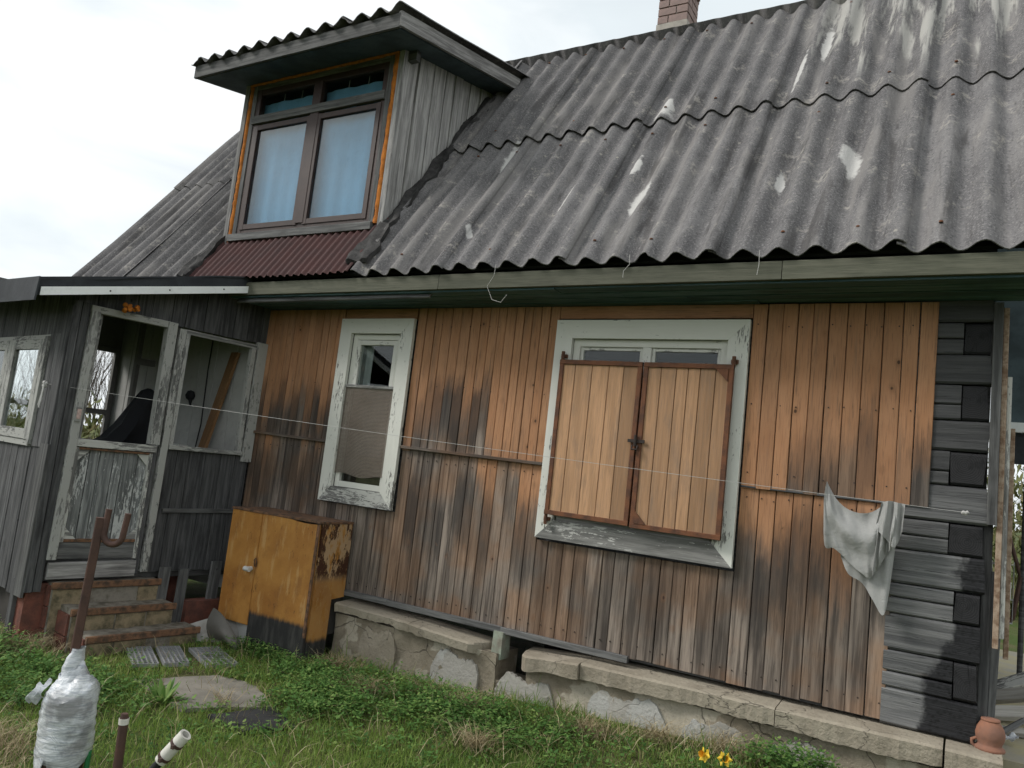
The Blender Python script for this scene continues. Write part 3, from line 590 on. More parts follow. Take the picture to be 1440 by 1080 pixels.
# gables, rear wall
gb = MB(); zr = 5.56
for x in (0.045, -7.42): gb.prism([(x, 0.16, 0.5), (x, 3.2, 0.5), (x, 3.2, 3.18), (x, 1.535, 5.42), (x, 0.16, 3.55 if 0 else 3.62)], (0.05, 0, 0))
gb.box((-7.42, 3.12, 0.5), (0.09, 3.2, 3.2)); gb.box((-7.42, 0.165, 2.80), (0.045, 0.2, 3.50))
gb.build('rear_walls', 'mid_wood', house)
fl = MB(); fl.box((-7.37, 0.17, 0.50), (0.04, 3.1, 0.55)); fl.box((-7.37, 0.21, 2.72), (0.04, 3.1, 2.76)); fl.box((-7.37, 1.9, 0.55), (0.04, 1.95, 2.72)); fl.box((-3.05, 0.17, 0.55), (-3.0, 1.9, 2.72))
fl.box((-2.75, 0.20, 0.0), (-2.2, 0.9, 0.05)); fl.box((-2.75, 0.9, 0.0), (-2.2, 0.95, 0.5)); fl.build('inner_floors_hole_shade', 'dark_room', house)  # these boxes are dark fill added behind the foundation hole as its shade

# foundation
fb = MB(); fn_rng = random.Random(3)
def rough_block(mb, x0, x1, z0, z1, yf, yb, amp=0.012, nx=40, nz=8, seed=0):
    r = random.Random(seed); ph = [r.uniform(0, 6) for _ in range(6)]
    def d(x, z): return amp*(math.sin(x*9+ph[0])*math.sin(z*13+ph[1]) + 0.6*math.sin(x*23+ph[2])*math.sin(z*31+ph[3])) + r.uniform(-amp, amp)*0.4
    mb.slab(lambda u, v: (x0+(x1-x0)*u, yf+d(x0+(x1-x0)*u, z0+(z1-z0)*v), z0+(z1-z0)*v), nx, nz, lambda p: Vector((0, yb-p.y, 0)))
rough_block(fb, -4.02, -2.60, -0.3, 0.40, -0.085, 0.2, seed=1, nx=60)
rough_block(fb, -2.60, -2.36, -0.3, 0.235, -0.075, 0.2, seed=2, nx=12)
rough_block(fb, -2.36, 0.10, -0.3, 0.395, -0.085, 0.2, seed=3, nx=90)
fnd = fb.build('foundation', 'concrete', house, smooth=True)
def coping(x0, x1, z0, z1, yf, yb, seed, br0=0, br1=0, tilt=0.0):
    r = random.Random(seed); m = MB(); n = max(8, int((x1-x0)/0.03)); e = [r.uniform(-0.0035, 0.0035) for _ in range(n+1)]
    for _ in range(max(2, int((x1-x0)*5))):
        c0 = r.randrange(n+1); wd_ = r.randrange(3, 9); dd = r.uniform(0.003, 0.014)
        for q in range(max(0, c0-wd_), min(n, c0+wd_)+1): e[q] += dd*(1-abs(q-c0)/(wd_+1))
    def prof(i):
        x = x0+(x1-x0)*i/n; q = e[i]; dz = tilt*(x-x0)
        f = 1.0
        if br0 and i < 3: f = (0.45, 0.75, 0.92)[i]
        if br1 and n-i < 3: f = (0.35, 0.65, 0.9)[n-i]
        y0 = yb-(yb-yf)*f+q
        return [(x, y0+0.004, z0+dz+0.006+q*0.8), (x, y0-0.004, z1+dz-0.012), (x, y0+0.012, z1+dz-abs(q)*0.35), (x, yb, z1+dz+0.012), (x, yb, z0+dz)]
    P = [prof(i) for i in range(n+1)]; vs = [q for p in P for q in p]; fs = []
    for i in range(n):
        for k in range(5): fs.append((i*5+k, (i+1)*5+k, (i+1)*5+(k+1) % 5, i*5+(k+1) % 5))
    fs.append((0, 1, 2, 3, 4)); fs.append(tuple(n*5+k for k in (4, 3, 2, 1, 0)))
    m.add(vs, fs); return m.build('coping_slab', 'coping', fnd)
coping(-4.00, -3.30, 0.412, 0.486, -0.135, 0.10, 1, tilt=-0.02)
coping(-3.295, -2.70, 0.398, 0.472, -0.150, 0.10, 2, br1=1, tilt=-0.055)
coping(-2.43, -1.98, 0.345, 0.448, -0.165, 0.10, 4, br0=1, tilt=0.085)
coping(-1.975, -0.83, 0.385, 0.488, -0.140, 0.10, 5, tilt=0.015)
coping(-0.825, -0.045, 0.395, 0.505, -0.145, 0.10, 6, tilt=0.012)
coping(-0.035, 0.20, 0.30, 0.515, -0.150, 0.16, 7)
m = MB(); rough_block(m, -2.66, -2.585, 0.36, 0.535, -0.055, 0.05, 0.004, 4, 4, 9); m.build('support_block', flat('mint_stained_block', (0.26, 0.30, 0.24), 0.95, 0.3, 12, c2=(0.20, 0.18, 0.145), bump=0.7), fnd)
for (x0, x1, z1, sd_) in ((-1.92, -1.42, 0.345, 1), (-1.33, -0.95, 0.33, 2), (-0.88, -0.50, 0.335, 3), (-0.42, -0.06, 0.285, 4), (-3.10, -2.72, 0.33, 5), (-2.58, -2.15, 0.29, 6), (-3.75, -3.42, 0.355, 7)):
    r = random.Random(sd_); m = MB(); pts = []
    for i in range(30):
        t = i/29; e = 0.5-abs(t-0.5); pts.append((x0+(x1-x0)*t, -0.099, z1 - 0.10*(max(0, 0.18-e)/0.18)**1.5 + 0.018*math.sin(t*9+sd_) + r.uniform(-0.010, 0.010)))
    m.prism(pts + [(x1, -0.099, -0.1), (x0, -0.099, -0.1)], (0, 0.03, 0)); m.build('render_panel', 'pale_panel' if sd_ != 7 else 'coping', fnd)

# eaves
ev = MB(); ev.box((-7.70, -0.385, 2.795), (0.55, 0.03, 2.815)); eaves = ev.build('eaves', 'teal_dark', house)
xs_ = [-5.62, -3.2, -0.9, 0.60]
for a, b in zip(xs_[:-1], xs_[1:]): board('fascia_board', 'green_fascia', eaves, (a, -0.405, 2.838), (b-0.004, -0.405, 2.838), (0, 0, 1), 0.105, 0.026)
for i, (y, z) in enumerate(((-0.335, 2.783), (-0.225, 2.778), (-0.115, 2.775), (-0.02, 2.770))):
    for a, b in ((-5.7, -2.3+0.4*i), (-2.3+0.4*i, 0.58)): board('soffit_board', 'green_soffit', eaves, (a, y, z+jit(0.004)), (b-0.004, y, z+jit(0.004)), (0, 1, 0), 0.106, 0.02)
board('soffit_board', 'mid_wood', eaves, (-5.3, -0.355, 2.762), (-3.3, -0.35, 2.770), (0, 0.6, 0.8), 0.075, 0.016)

# roof
dk = MB()
def quad_slab(mb, a, b, c, d, off): mb.slab(lambda u, v: (Vector(a)*(1-u)+Vector(b)*u)*(1-v)+(Vector(d)*(1-u)+Vector(c)*u)*v, 1, 1, off)
dn_ = Vector((0, 0.02*math.sin(A), -0.02*math.cos(A)))
quad_slab(dk, roofp(-7.7, 0.06, -0.06), roofp(0.58, 0.06, -0.06), roofp(0.58, 3.28, -0.06), roofp(-7.7, 3.28, -0.06), dn_)
def backp(x, t, lift=0.0): p = roofp(x, t, lift); return Vector((p.x, 2*1.535-p.y, p.z))
quad_slab(dk, backp(-7.7, 0.06, -0.06), backp(0.58, 0.06, -0.06), backp(0.58, 3.28, -0.06), backp(-7.7, 3.28, -0.06), Vector((0, -dn_.y, dn_.z)))
roof = dk.build('roof', 'deck', house)
PER, AMP = 0.1905, 0.031
def corr(name, mat, parent, x0, x1, t0, t1, lift, fn=roofp, per=PER, amp=AMP, ph=0.0, nt_=5, seed=0, th=0.007, sag=0.0):
    r = random.Random(seed); n = max(6, int((x1-x0)/per*10)); e0 = [r.uniform(-0.004, 0.004) for _ in range(n+1)]; tw = r.uniform(-0.006, 0.006)
    chip = r.randrange(n) if r.random() < 0.6 else -9
    def P(u, v, dl=0.0):
        x = x0+(x1-x0)*u; i = round(u*n); t = t0+(t1-t0)*v
        if v == 0: t += e0[i] + (0.02 if abs(i-chip) < 2 else 0)
        l = lift + 0.012*smooth01(u*3-2) + amp*math.sin(2*math.pi*(x-ph)/per) + 0.006*math.sin(3.1*t+seed) + tw*(u-0.5) + sag*v + dl
        return fn(x, t, l)
    m = MB(); A_ = [[P(i/n, j/nt_) for i in range(n+1)] for j in range(nt_+1)]; B_ = [[P(i/n, j/nt_, -th) for i in range(n+1)] for j in range(nt_+1)]
    W_ = n+1; K = W_*(nt_+1); fs = []
    for j in range(nt_):
        for i in range(n): a = j*W_+i; fs += [(a, a+1, a+W_+1, a+W_), (K+a, K+a+W_, K+a+W_+1, K+a+1)]
    for i in range(n): a = nt_*W_+i; fs += [(i, K+i, K+i+1, i+1), (a, a+1, K+a+1, K+a)]
    for j in range(nt_): a = j*W_; b = a+n; fs += [(a, a+W_, K+a+W_, K+a), (b, K+b, K+b+W_, b+W_)]
    m.add([q for R in A_ for q in R]+[q for R in B_ for q in R], fs)
    return m.build(name, mat, parent, smooth=True)
XE = [-3.985, -3.20, -2.25, -1.30, -0.345, 0.605]; PH = -1.30-PER*0.25
for i in range(5):
    corr('roof_sheet', 'slate', roof, XE[i], XE[i+1]+0.045, 0.0+jit(0.008), 1.78, 0.0+0.004*(i % 2), ph=PH, seed=i)
    corr('roof_sheet', 'slate', roof, XE[i], XE[i+1]+0.045, 1.70+jit(0.006), 3.335, 0.021+0.004*(i % 2), ph=PH, seed=20+i)
for i, (a, b) in enumerate(((-7.78, -6.85), (-6.85, -5.94))):
    corr('roof_sheet', 'slate', roof, a, b+0.03, 0.0, 1.78, 0.003*i, ph=PH, seed=40+i); corr('roof_sheet', 'slate', roof, a, b+0.03, 1.70, 3.335, 0.021+0.003*i, ph=PH, seed=50+i)
for i, (a, b) in enumerate(((-5.94, -4.95), (-4.95, -3.985))): corr('roof_sheet', 'slate', roof, a, b+0.03, 2.72, 3.335, 0.021+0.003*i, ph=PH, seed=60+i, nt_=2)
xb = -7.78
while xb < 0.55:
    corr('roof_sheet', 'slate', roof, xb, min(xb+0.98, 0.61), 0.0, 3.42, 0.04, fn=backp, ph=PH, seed=int(100+xb*10)); xb += 0.95
board('barge_board', 'mid_wood', roof, roofp(-7.72, 0.05, -0.10), roofp(-7.72, 3.3, -0.10), (0, -math.sin(A), math.cos(A)), 0.14, 0.025)
board('barge_board', 'teal_dark', roof, roofp(0.57, 0.05, -0.12), roofp(0.57, 3.3, -0.12), (0, -math.sin(A), math.cos(A)), 0.16, 0.025)

nh = MB()
for t_, lf in ((0.16, 0.0), (1.50, 0.0), (1.86, 0.022), (3.18, 0.022)):
    xk = PH+PER*0.25
    for q in range(-14, 9):
        x_ = xk+PER*q*2
        if -3.9 < x_ < 0.58: c_ = roofp(x_+jit(0.004), t_+jit(0.02), lf+AMP+0.004); nh.lathe(c_, [(0.001, 0.006), (0.010, 0.002), (0.011, -0.006)], 7)
nh = nh.build('roof_nails', 'rust', roof); nh['kind'] = 'stuff'

# chimney
cm = MB(); cx0, cy0, CW = -2.60, 1.58, 0.275; cm.box((cx0+0.012, cy0+0.012, 5.1), (cx0+CW-0.012, cy0+CW-0.012, 6.7)); chim = cm.build('chimney', 'mortar', house)
base = MB(); rough_block(base, cx0-0.008, cx0+CW+0.008, 5.40, 5.79, cy0-0.008, cy0+CW+0.008, 0.003, 6, 4, 5); base.build('chimney_base', 'mortar', chim)
z = 5.79; c = 0
while z < 6.65:
    gr_ = 0.018 if z > 6.06 else 0.0
    for sd2 in range(4):
        for q in range(2):
            k0 = 0.62 if c % 2 else 0.36; lo, hi = ((0, CW*k0-0.005), (CW*k0+0.005, CW))[q]; f_w = (CW-0.044)/CW
            zz0, zz1 = z+0.006, z+0.072; w0, w1, jj = -0.004-gr_, 0.02, jit(0.002)
            if sd2 == 0: a, b = (cx0+lo, cy0+w0+jj, zz0), (cx0+hi, cy0+w1, zz1)
            elif sd2 == 1: a, b = (cx0+lo, cy0+CW-w1, zz0), (cx0+hi, cy0+CW-w0+jj, zz1)
            elif sd2 == 2: a, b = (cx0+CW-w1, cy0+0.022+lo*f_w, zz0), (cx0+CW-w0+jj, cy0+0.022+hi*f_w, zz1)
            else: a, b = (cx0+w0+jj, cy0+0.022+lo*f_w, zz0), (cx0+w1, cy0+0.022+hi*f_w, zz1)
            part('brick', 'brick', chim, a, b)
    z += 0.079; c += 1

# ------------------------------------------------------------------ narrow window
def casing(parent, x0, x1, z0, z1, wd, y, th, mats):
    L = [((x0+wd/2, y, z0), (x0+wd/2, y, z1), (1, 0, 0), (wd, -wd)), ((x1-wd/2, y, z0), (x1-wd/2, y, z1), (1, 0, 0), (-wd, wd)),
         ((x0, y-0.002, z1-wd/2), (x1, y-0.002, z1-wd/2), (0, 0, 1), (-wd, wd)), ((x0, y-0.002, z0+wd/2), (x1, y-0.002, z0+wd/2), (0, 0, 1), (wd, -wd))]
    for i, (a, b, wv, e) in enumerate(L):   # mitred ends
        m = MB(); p0, p1 = Vector(a), Vector(b); ax = (p1-p0).normalized(); W2 = Vector(wv)
        h = wd/2; s0, s1 = e[0]/abs(e[0]), e[1]/abs(e[1])
        q = [p0 - W2*h + ax*(h - s0*h), p0 + W2*h + ax*(h + s0*h), p1 + W2*h - ax*(h - s1*h), p1 - W2*h - ax*(h + s1*h)]
        # the inner edge is the shorter one
        inner = {0: 1, 1: -1, 2: -1, 3: 1}[i]
        q = [p0 - W2*h + ax*(wd if inner < 0 else 0), p0 + W2*h + ax*(wd if inner > 0 else 0), p1 + W2*h - ax*(wd if inner > 0 else 0), p1 - W2*h - ax*(wd if inner < 0 else 0)]
        nv = Vector((0, th, 0)); vs = [p-nv/2 for p in q]+[p+nv/2 for p in q]; L_ = (p1-p0).length
        fs = [(0, 1, 2, 3), (7, 6, 5, 4), (0, 4, 5, 1), (1, 5, 6, 2), (2, 6, 7, 3), (3, 7, 4, 0)]
        uvs = [[((vs[k]-p0).dot(ax), (vs[k]-p0).dot(W2)+(vs[k]-p0).y) for k in f] for f in fs]
        m.add(vs, fs, uvs); m.build('casing_board', mats[i], parent)
def frame(parent, name, mat, x0, x1, z0, z1, wd, y0, y1):
    ym = (y0+y1)/2; th = y1-y0
    board(name, mat, parent, (x0+wd/2, ym, z0), (x0+wd/2, ym, z1), (1, 0, 0), wd, th); board(name, mat, parent, (x1-wd/2, ym, z0), (x1-wd/2, ym, z1), (1, 0, 0), wd, th)
    board(name, mat, parent, (x0+wd, ym, z1-wd/2), (x1-wd, ym, z1-wd/2), (0, 0, 1), wd, th-0.004); board(name, mat, parent, (x0+wd, ym, z0+wd/2), (x1-wd, ym, z0+wd/2), (0, 0, 1), wd, th-0.004)
m = MB(); m.box((-4.31, 0.045, 1.285), (-3.78, 0.15, 1.30)); m.box((-4.31, 0.045, 2.57), (-3.78, 0.15, 2.585)); m.box((-4.31, 0.045, 1.30), (-4.296, 0.15, 2.57)); m.box((-3.794, 0.045, 1.30), (-3.78, 0.15, 2.57))
nw = m.build('window', 'white_worn', house, label='narrow window with chipped white casing and fly screen')
casing(nw, -4.415, -3.675, 1.205, 2.668, 0.118, -0.022, 0.03, ['white_chipped', 'white_chipped', 'white_clean', 'white_worn'])
frame(nw, 'sash_frame', 'white_clean', -4.296, -3.794, 1.325, 2.548, 0.045, -0.002, 0.05)
frame(nw, 'vent_frame', 'white_chipped', -4.252, -3.838, 2.10, 2.50, 0.038, 0.0, 0.045)
part('pane', 'glass', nw, (-4.215, 0.02, 2.135), (-3.875, 0.024, 2.465))
part('pane', 'dusty_glass', nw, (-4.252, 0.026, 1.37), (-3.838, 0.030, 2.10))
m = MB(); m.grid(lambda u, v: (-4.305+0.535*u, -0.014-0.010*math.sin(u*7)*math.sin(v*3.14), 1.425+0.70*v + 0.012*math.sin(u*9)*(1-v)), 14, 10)
sc = m.build('fly_screen', 'screen', nw)
board('screen_batten', 'porch_white', nw, (-4.305, -0.02, 2.125), (-3.77, -0.02, 2.125), (0, 0, 1), 0.022, 0.012)
m = MB(); m.grid(lambda u, v: (-4.28+0.48*u, 0.062+0.010*math.sin(u*25), 1.36+0.72*v), 40, 3); m.build('brown_curtain', 'beige_curtain', nw)
m = MB(); m.grid(lambda u, v: (-4.28+0.13*u, 0.085+0.010*math.sin(u*20), 2.05+0.45*v), 14, 2); m.build('side_curtain', 'interior', nw)

# ------------------------------------------------------------------ wide window and shutters
m = MB(); m.box((-2.33, 0.045, 1.28), (-1.25, 0.15, 1.30)); m.box((-2.33, 0.045, 2.545), (-1.25, 0.15, 2.56)); m.box((-2.33, 0.045, 1.30), (-2.315, 0.15, 2.545)); m.box((-1.265, 0.045, 1.30), (-1.25, 0.15, 2.545))
ww = m.build('window', 'white_worn', house, label='wide window with chipped white casing behind closed shutters')
casing(ww, -2.440, -1.142, 1.185, 2.652, 0.125, -0.022, 0.03, ['white_chipped', 'white_chipped', 'white_clean', 'white_bare'])
frame(ww, 'sash_frame', 'white_clean', -2.315, -1.265, 1.31, 2.527, 0.050, -0.004, 0.05)
board('sash_frame', 'white_chipped', ww, (-1.79, 0.02, 1.36), (-1.79, 0.02, 2.477), (1, 0, 0), 0.06, 0.05)
for a, b in ((-2.265, -1.82), (-1.76, -1.315)):
    frame(ww, 'inner_frame', 'white_chipped', a, b, 1.36, 2.477, 0.022, 0.012, 0.04)
    part('pane', 'glass', ww, (a+0.02, 0.024, 1.38), (b-0.02, 0.028, 2.457))
m = MB(); m.grid(lambda u, v: (-2.25+0.92*u, 0.12+0.012*math.sin(u*44), 1.4+1.0*v), 70, 2); m.build('net_curtain', 'interior_grey', ww)
board('sill_board', 'grey_wood', ww, (-2.30, -0.012, 1.335), (-1.275, -0.012, 1.325), (0, 0, 1), 0.055, 0.03)
def shutter(x0, x1, z0, z1, y, n, seed, tilt):
    r = random.Random(seed); m = MB(); w_ = 0.030
    def P(x, z, yy=0): return Vector((x, y+yy, z+tilt*(x-x0)))
    for (a, b, wd) in ((P(x0+w_/2, z0), P(x0+w_/2, z1), (1, 0, 0)), (P(x1-w_/2, z0), P(x1-w_/2, z1), (1, 0, 0)), (P(x0, z1-w_/2, -0.002), P(x1, z1-w_/2, -0.002), (0, 0, 1)), (P(x0, z0+w_/2, -0.002), P(x1, z0+w_/2, -0.002), (0, 0, 1))):
        m.plank(a, b, wd, w_, 0.026)
    s_ = m.build('shutter', 'rust', house, label='closed shutter of ochre planks in a rusty angle frame')
    ws = [1+r.uniform(-0.15, 0.15) for _ in range(n)]; kk = (x1-x0-0.03)/sum(ws); x = x0+0.015
    for wv in ws:
        wv *= kk; xc = x+wv/2; board('plank', 'shutter', s_, P(xc, z0+0.012, 0.008+r.uniform(-0.002, 0.002)), P(xc, z1-0.012, 0.008), (1, 0, 0), wv-0.004, 0.022); x += wv
    return s_, P
sA, PA = shutter(-2.362, -1.778, 1.345, 2.372, -0.075, 5, 1, -0.006)
sB, PB = shutter(-1.766, -1.205, 1.335, 2.368, -0.078, 6, 2, 0.0)
def corner_plate(s_, P, x, z, sx, sz):
    m = MB(); m.prism([P(x, z, -0.018), P(x+sx*0.075, z, -0.018), P(x, z+sz*0.075, -0.018)], (0, 0.006, 0)); m.build('corner_plate', 'rust', s_)
corner_plate(sB, PB, -1.235, 2.338, -1, -1); corner_plate(sB, PB, -1.736, 1.365, 1, 1)
for s_, x, z in ((sA, -2.352, 2.40), (sB, -1.213, 2.39), (sA, -2.355, 1.315)):
    m = MB(); m.tube([(x, -0.07, z-0.035), (x, -0.07, z+0.03)], 0.012, 8); m.box((x-0.02, -0.06, z-0.012), (x+0.02, -0.02, z+0.012)); m.build('hinge', 'rust', s_)
m = MB(); m.box((-1.825, -0.100, 1.858), (-1.715, -0.092, 1.878)); m.tube([(-1.772, -0.105, 1.905), (-1.772, -0.105, 1.835)], 0.010, 8); m.tube([(-1.79, -0.105, 1.84), (-1.79, -0.115, 1.815), (-1.755, -0.115, 1.815), (-1.755, -0.105, 1.84)], 0.006, 6)
m.build('latch', 'nail', sB)

# ------------------------------------------------------------------ dormer
DY = -0.11; DX0, DX1 = -5.93, -4.045
def mainz(y): return 2.925 + (y+0.45)*TA
def dz_(y): return 4.885 + (y-DY)*0.205          # underside of the dormer roof
m = MB()   # hidden core walls: left cheek and rear
m.prism([(DX0+0.02, DY+0.03, mainz(DY)-0.05), (DX0+0.02, DY+0.03, dz_(DY)), (DX0+0.02, 1.30, dz_(1.30)), (DX0+0.02, 1.30, mainz(1.30)-0.05)], (0.03, 0, 0))
m.prism([(DX1-0.06, DY+0.03, mainz(DY)-0.05), (DX1-0.06, DY+0.03, dz_(DY)), (DX1-0.06, 1.30, dz_(1.30)), (DX1-0.06, 1.30, mainz(1.30)-0.05)], (0.03, 0, 0))
m.box((DX0+0.05, 0.95, 3.3), (DX1-0.07, 0.98, 5.05)); m.box((DX0+0.05, DY+0.05, 3.36), (DX1-0.07, 0.95, 3.38))
dorm = m.build('dormer', 'dark_room', house)
y = DY-0.01
ws = [0.10, 0.085, 0.20, 0.17, 0.13, 0.12, 0.13, 0.16, 0.2]
for i, wv in enumerate(ws):
    y1 = min(y+wv, 1.28)
    if y >= 1.27: break
    a, b = y+0.007, y1-0.007; m = MB(); xx = DX1-0.028+jit(0.009)
    vs = [(xx, a, mainz(a)-0.03), (xx, b, mainz(b)-0.03), (xx, b, dz_(b)-0.003), (xx, a, dz_(a)-0.003)]
    vs = [Vector(p) for p in vs]+[Vector(p)+Vector((0.026, 0, 0)) for p in vs]
    fs = [(3, 2, 1, 0), (4, 5, 6, 7), (0, 1, 5, 4), (1, 2, 6, 5), (2, 3, 7, 6), (3, 0, 4, 7)]
    m.add(vs, fs, [[(vs[k].z, vs[k].y+vs[k].x) for k in f] for f in fs]); m.build('cheek_plank', 'silver_wood', dorm); y = y1
for x0, x1 in ((DX0, DX0+0.055), (DX1-0.052, DX1+0.004)):
    board('corner_board', 'grey_wood', dorm, ((x0+x1)/2, DY-0.012, 3.33), ((x0+x1)/2, DY-0.012, 4.885), (1, 0, 0), x1-x0, 0.03)
def foam_strip(a, b, wd, seed):
    r = random.Random(seed); a, b = Vector(a), Vector(b); n = 40; m = MB(); rs = [wd*(0.85+r.uniform(-0.10, 0.14)) for _ in range(n+1)]
    m.tube([a.lerp(b, i/n)+Vector((r.uniform(-.003, .003), r.uniform(-.004, .002), r.uniform(-.003, .003))) for i in range(n+1)], rs, 8); m.build('foam_strip', 'foam', dorm, smooth=True)
foam_strip((DX0+0.078, DY, 3.36), (DX0+0.078, DY, 4.85), 0.030, 1); foam_strip((DX1-0.078, DY, 3.42), (DX1-0.078, DY, 4.86), 0.034, 2); foam_strip((DX0+0.06, DY-0.02, 4.868), (DX1-0.06, DY-0.02, 4.872), 0.014, 3)
WX0, WX1 = DX0+0.105, DX1-0.105
frame(dorm, 'outer_frame', 'mid_wood', WX0, WX1, 3.385, 4.865, 0.05, DY-0.018, DY+0.04)
frame(dorm, 'window_frame', 'brown_frame', WX0+0.045, WX1-0.045, 3.435, 4.825, 0.06, DY-0.010, DY+0.05)
xm = (WX0+WX1)/2
board('mullion', 'brown_frame', dorm, (xm, DY+0.008, 3.49), (xm, DY+0.008, 4.77), (1, 0, 0), 0.10, 0.06)
board('transom', 'mid_wood', dorm, (WX0+0.05, DY-0.014, 4.515), (WX1-0.05, DY-0.014, 4.520), (0, 0, 1), 0.075, 0.04)
board('sill', 'mid_wood', dorm, (WX0-0.01, DY-0.03, 3.395), (WX1+0.01, DY-0.03, 3.400), (0, 0, 1), 0.065, 0.05)
for a, b in ((WX0+0.095, xm-0.045), (xm+0.045, WX1-0.095)):
    frame(dorm, 'sash', 'brown_frame', a-0.01, b+0.01, 3.475, 4.465, 0.048, DY-0.018, DY+0.02)
    part('pane', 'sky_glass', dorm, (a+0.03, DY+0.002, 3.51), (b-0.03, DY+0.006, 4.43)); part('pane', 'glass', dorm, (a, DY+0.012, 4.555), (b, DY+0.016, 4.78))
    m = MB(); m.grid(lambda u, v: (a-0.02+(b-a+0.04)*u, DY+0.065+0.006*math.sin(u*13+a)+0.004*math.sin(u*31), 3.46+1.245*v), 40, 4); m.build('curtain', 'curtain', dorm, smooth=True)
    for q in (0.34, 0.66):
        m = MB(); m.tube([(a+(b-a)*q, DY+0.064, 4.695), (a+(b-a)*q+0.004, DY+0.064, 4.82)], 0.0035, 6); m.build('curtain_cord', 'cord', dorm)
# dormer roof
RX0, RX1, RY0, RY1 = -6.16, -3.785, -0.515, 1.22
def dtop(x, y, lift=0.0): return Vector((x, y, dz_(y)+0.075+lift))
m = MB(); quad_slab(m, (RX0+0.03, RY0+0.03, dz_(RY0)+0.02), (RX1-0.03, RY0+0.03, dz_(RY0)+0.02), (RX1-0.03, RY1+0.3, dz_(RY1+0.3)+0.02), (RX0+0.03, RY1+0.3, dz_(RY1+0.3)+0.02), (0, 0, -0.018))
m.build('dormer_soffit', 'teal_dark', dorm)
board('dormer_fascia', 'mid_wood', dorm, (RX0, RY0, dz_(RY0)+0.050), (RX1, RY0, dz_(RY0)+0.050), (0, 0, 1), 0.115, 0.026)
board('dormer_barge', 'grey_wood', dorm, (RX1-0.002, RY0-0.01, dz_(RY0)+0.062), (RX1-0.002, RY1-0.02, dz_(RY1)+0.055), (0, 0, 1), 0.12, 0.028)
board('dormer_barge', 'grey_wood', dorm, (RX0+0.002, RY0+0.016, dz_(RY0)+0.062), (RX0+0.002, RY1, dz_(RY1)+0.062), (0, 0, 1), 0.12, 0.028)
def dfn(x, t, l): y = RY0-0.05+t; return Vector((x, y, dz_(y)+0.135+l))
for i, (a, b) in enumerate(((RX0-0.02, -5.30), (-5.30, -4.35), (-4.35, RX1+0.02))): corr('dormer_sheet', 'slate', dorm, a, b+0.03, 0.0, 1.95, 0.004*i, fn=dfn, ph=PH, seed=70+i)
part('bracket', 'mid_wood', dorm, (DX1+0.002, DY+0.02, 4.80), (DX1+0.09, DY+0.07, 4.885))
# maroon sheets below the window, tar flashing along the cheek
for i, (a, b) in enumerate(((-5.96, -5.10), (-5.10, -4.04))): corr('maroon_sheet', 'maroon', dorm, a, b+0.02, -0.005, 0.66, 0.005+0.004*i, per=0.078, amp=0.011, seed=80+i, nt_=3, th=0.003)
r = random.Random(9); e1 = [r.uniform(-0.02, 0.02) for _ in range(41)]; e2 = [r.uniform(-0.03, 0.03) for _ in range(41)]
m = MB(); m.slab(lambda u, v: roofp((-4.095+0.010*math.sin(v*9))*(1-u) + (-3.935+e1[round(v*40)]+0.05*smooth01((0.25-v)*4))*u, 0.10+2.55*v + (e2[0] if 0 else 0), 0.045+0.016*math.sin(u*9+v*31)+e2[round(v*40)]*0.25), 6, 40, (0, 0.02, -0.03))
m.build('tar_flashing', 'tar', dorm, smooth=True)
m = MB(); m.slab(lambda u, v: roofp(-6.03*(1-u)-5.90*u+e1[round(v*40)]*0.6, 0.02+2.6*v, 0.04+0.014*math.sin(u*9+v*27)), 5, 40, (0, 0.02, -0.03)); m.build('tar_flashing', 'tar', dorm, smooth=True)

# ------------------------------------------------------------------ veranda (turned 8.66 degrees)
VA = math.radians(8.66); SV = Vector((math.sin(VA), math.cos(VA), 0)); NV = Vector((math.cos(VA), -math.sin(VA), 0)); V0 = Vector((-5.3, 0, 0)); ZV = Vector((0, 0, 1))
def V(s, n, z): return V0 + SV*s + NV*n + ZV*z
ver = tag(empty('veranda', V(-0.8, -0.9, 0.2)), 'dark weathered wooden veranda with open half door and low felt roof', 'porch')
def vboard(name, mat, parent, a, b, wd, width, th, **k):
    d = {'s': SV, 'n': NV, 'z': ZV}[wd]; return board(name, mat, parent, V(*a), V(*b), d, width, th, **k)
def vbox(mb, a, b):
    (s0, n0, z0), (s1, n1, z1) = a, b; mb.hexa([V(s0, n0, z0), V(s0, n1, z0), V(s1, n1, z0), V(s1, n0, z0), V(s0, n0, z1), V(s0, n1, z1), V(s1, n1, z1), V(s1, n0, z1)])
VW = -2.0; FS = -1.575
def roofz(s): return 2.43 + (s+1.84)*0.272
# side wall with the door
m = MB(); vbox(m, (-0.80, -0.055, 0.53), (-0.02, -0.03, 1.46)); side = m.build('side_wall', 'dark_wood', ver)
def vplanks(parent, mat, s0, s1, zlo, zhi, wd, n=-0.012, axis='s', fix=0.0, jz=0.006):
    N_ = max(1, round(abs(s1-s0)/wd)); ws = [1+jit(0.2) for _ in range(N_)]; kk = (s1-s0)/sum(ws); p = s0
    for wv in ws:
        wv *= kk; c_ = p+wv/2; z0 = zlo(c_) if callable(zlo) else zlo; z1 = zhi(c_) if callable(zhi) else zhi
        a = (c_, n+jit(0.003), z0+jit(jz)) if axis == 's' else (fix+jit(0.003), c_, z0+jit(jz)); b = (c_, a[1], z1) if axis == 's' else (a[0], c_, z1)
        vboard('plank', mat, parent, a, b, axis, abs(wv)-0.004, 0.024); p += wv
vplanks(side, 'dark_wood', -0.765, -0.015, 0.515, 1.475, 0.125)
vplanks(side, 'dark_wood', -1.56, 0.06, lambda c: 2.445, lambda c: roofz(c)+0.03, 0.13, n=-0.02)
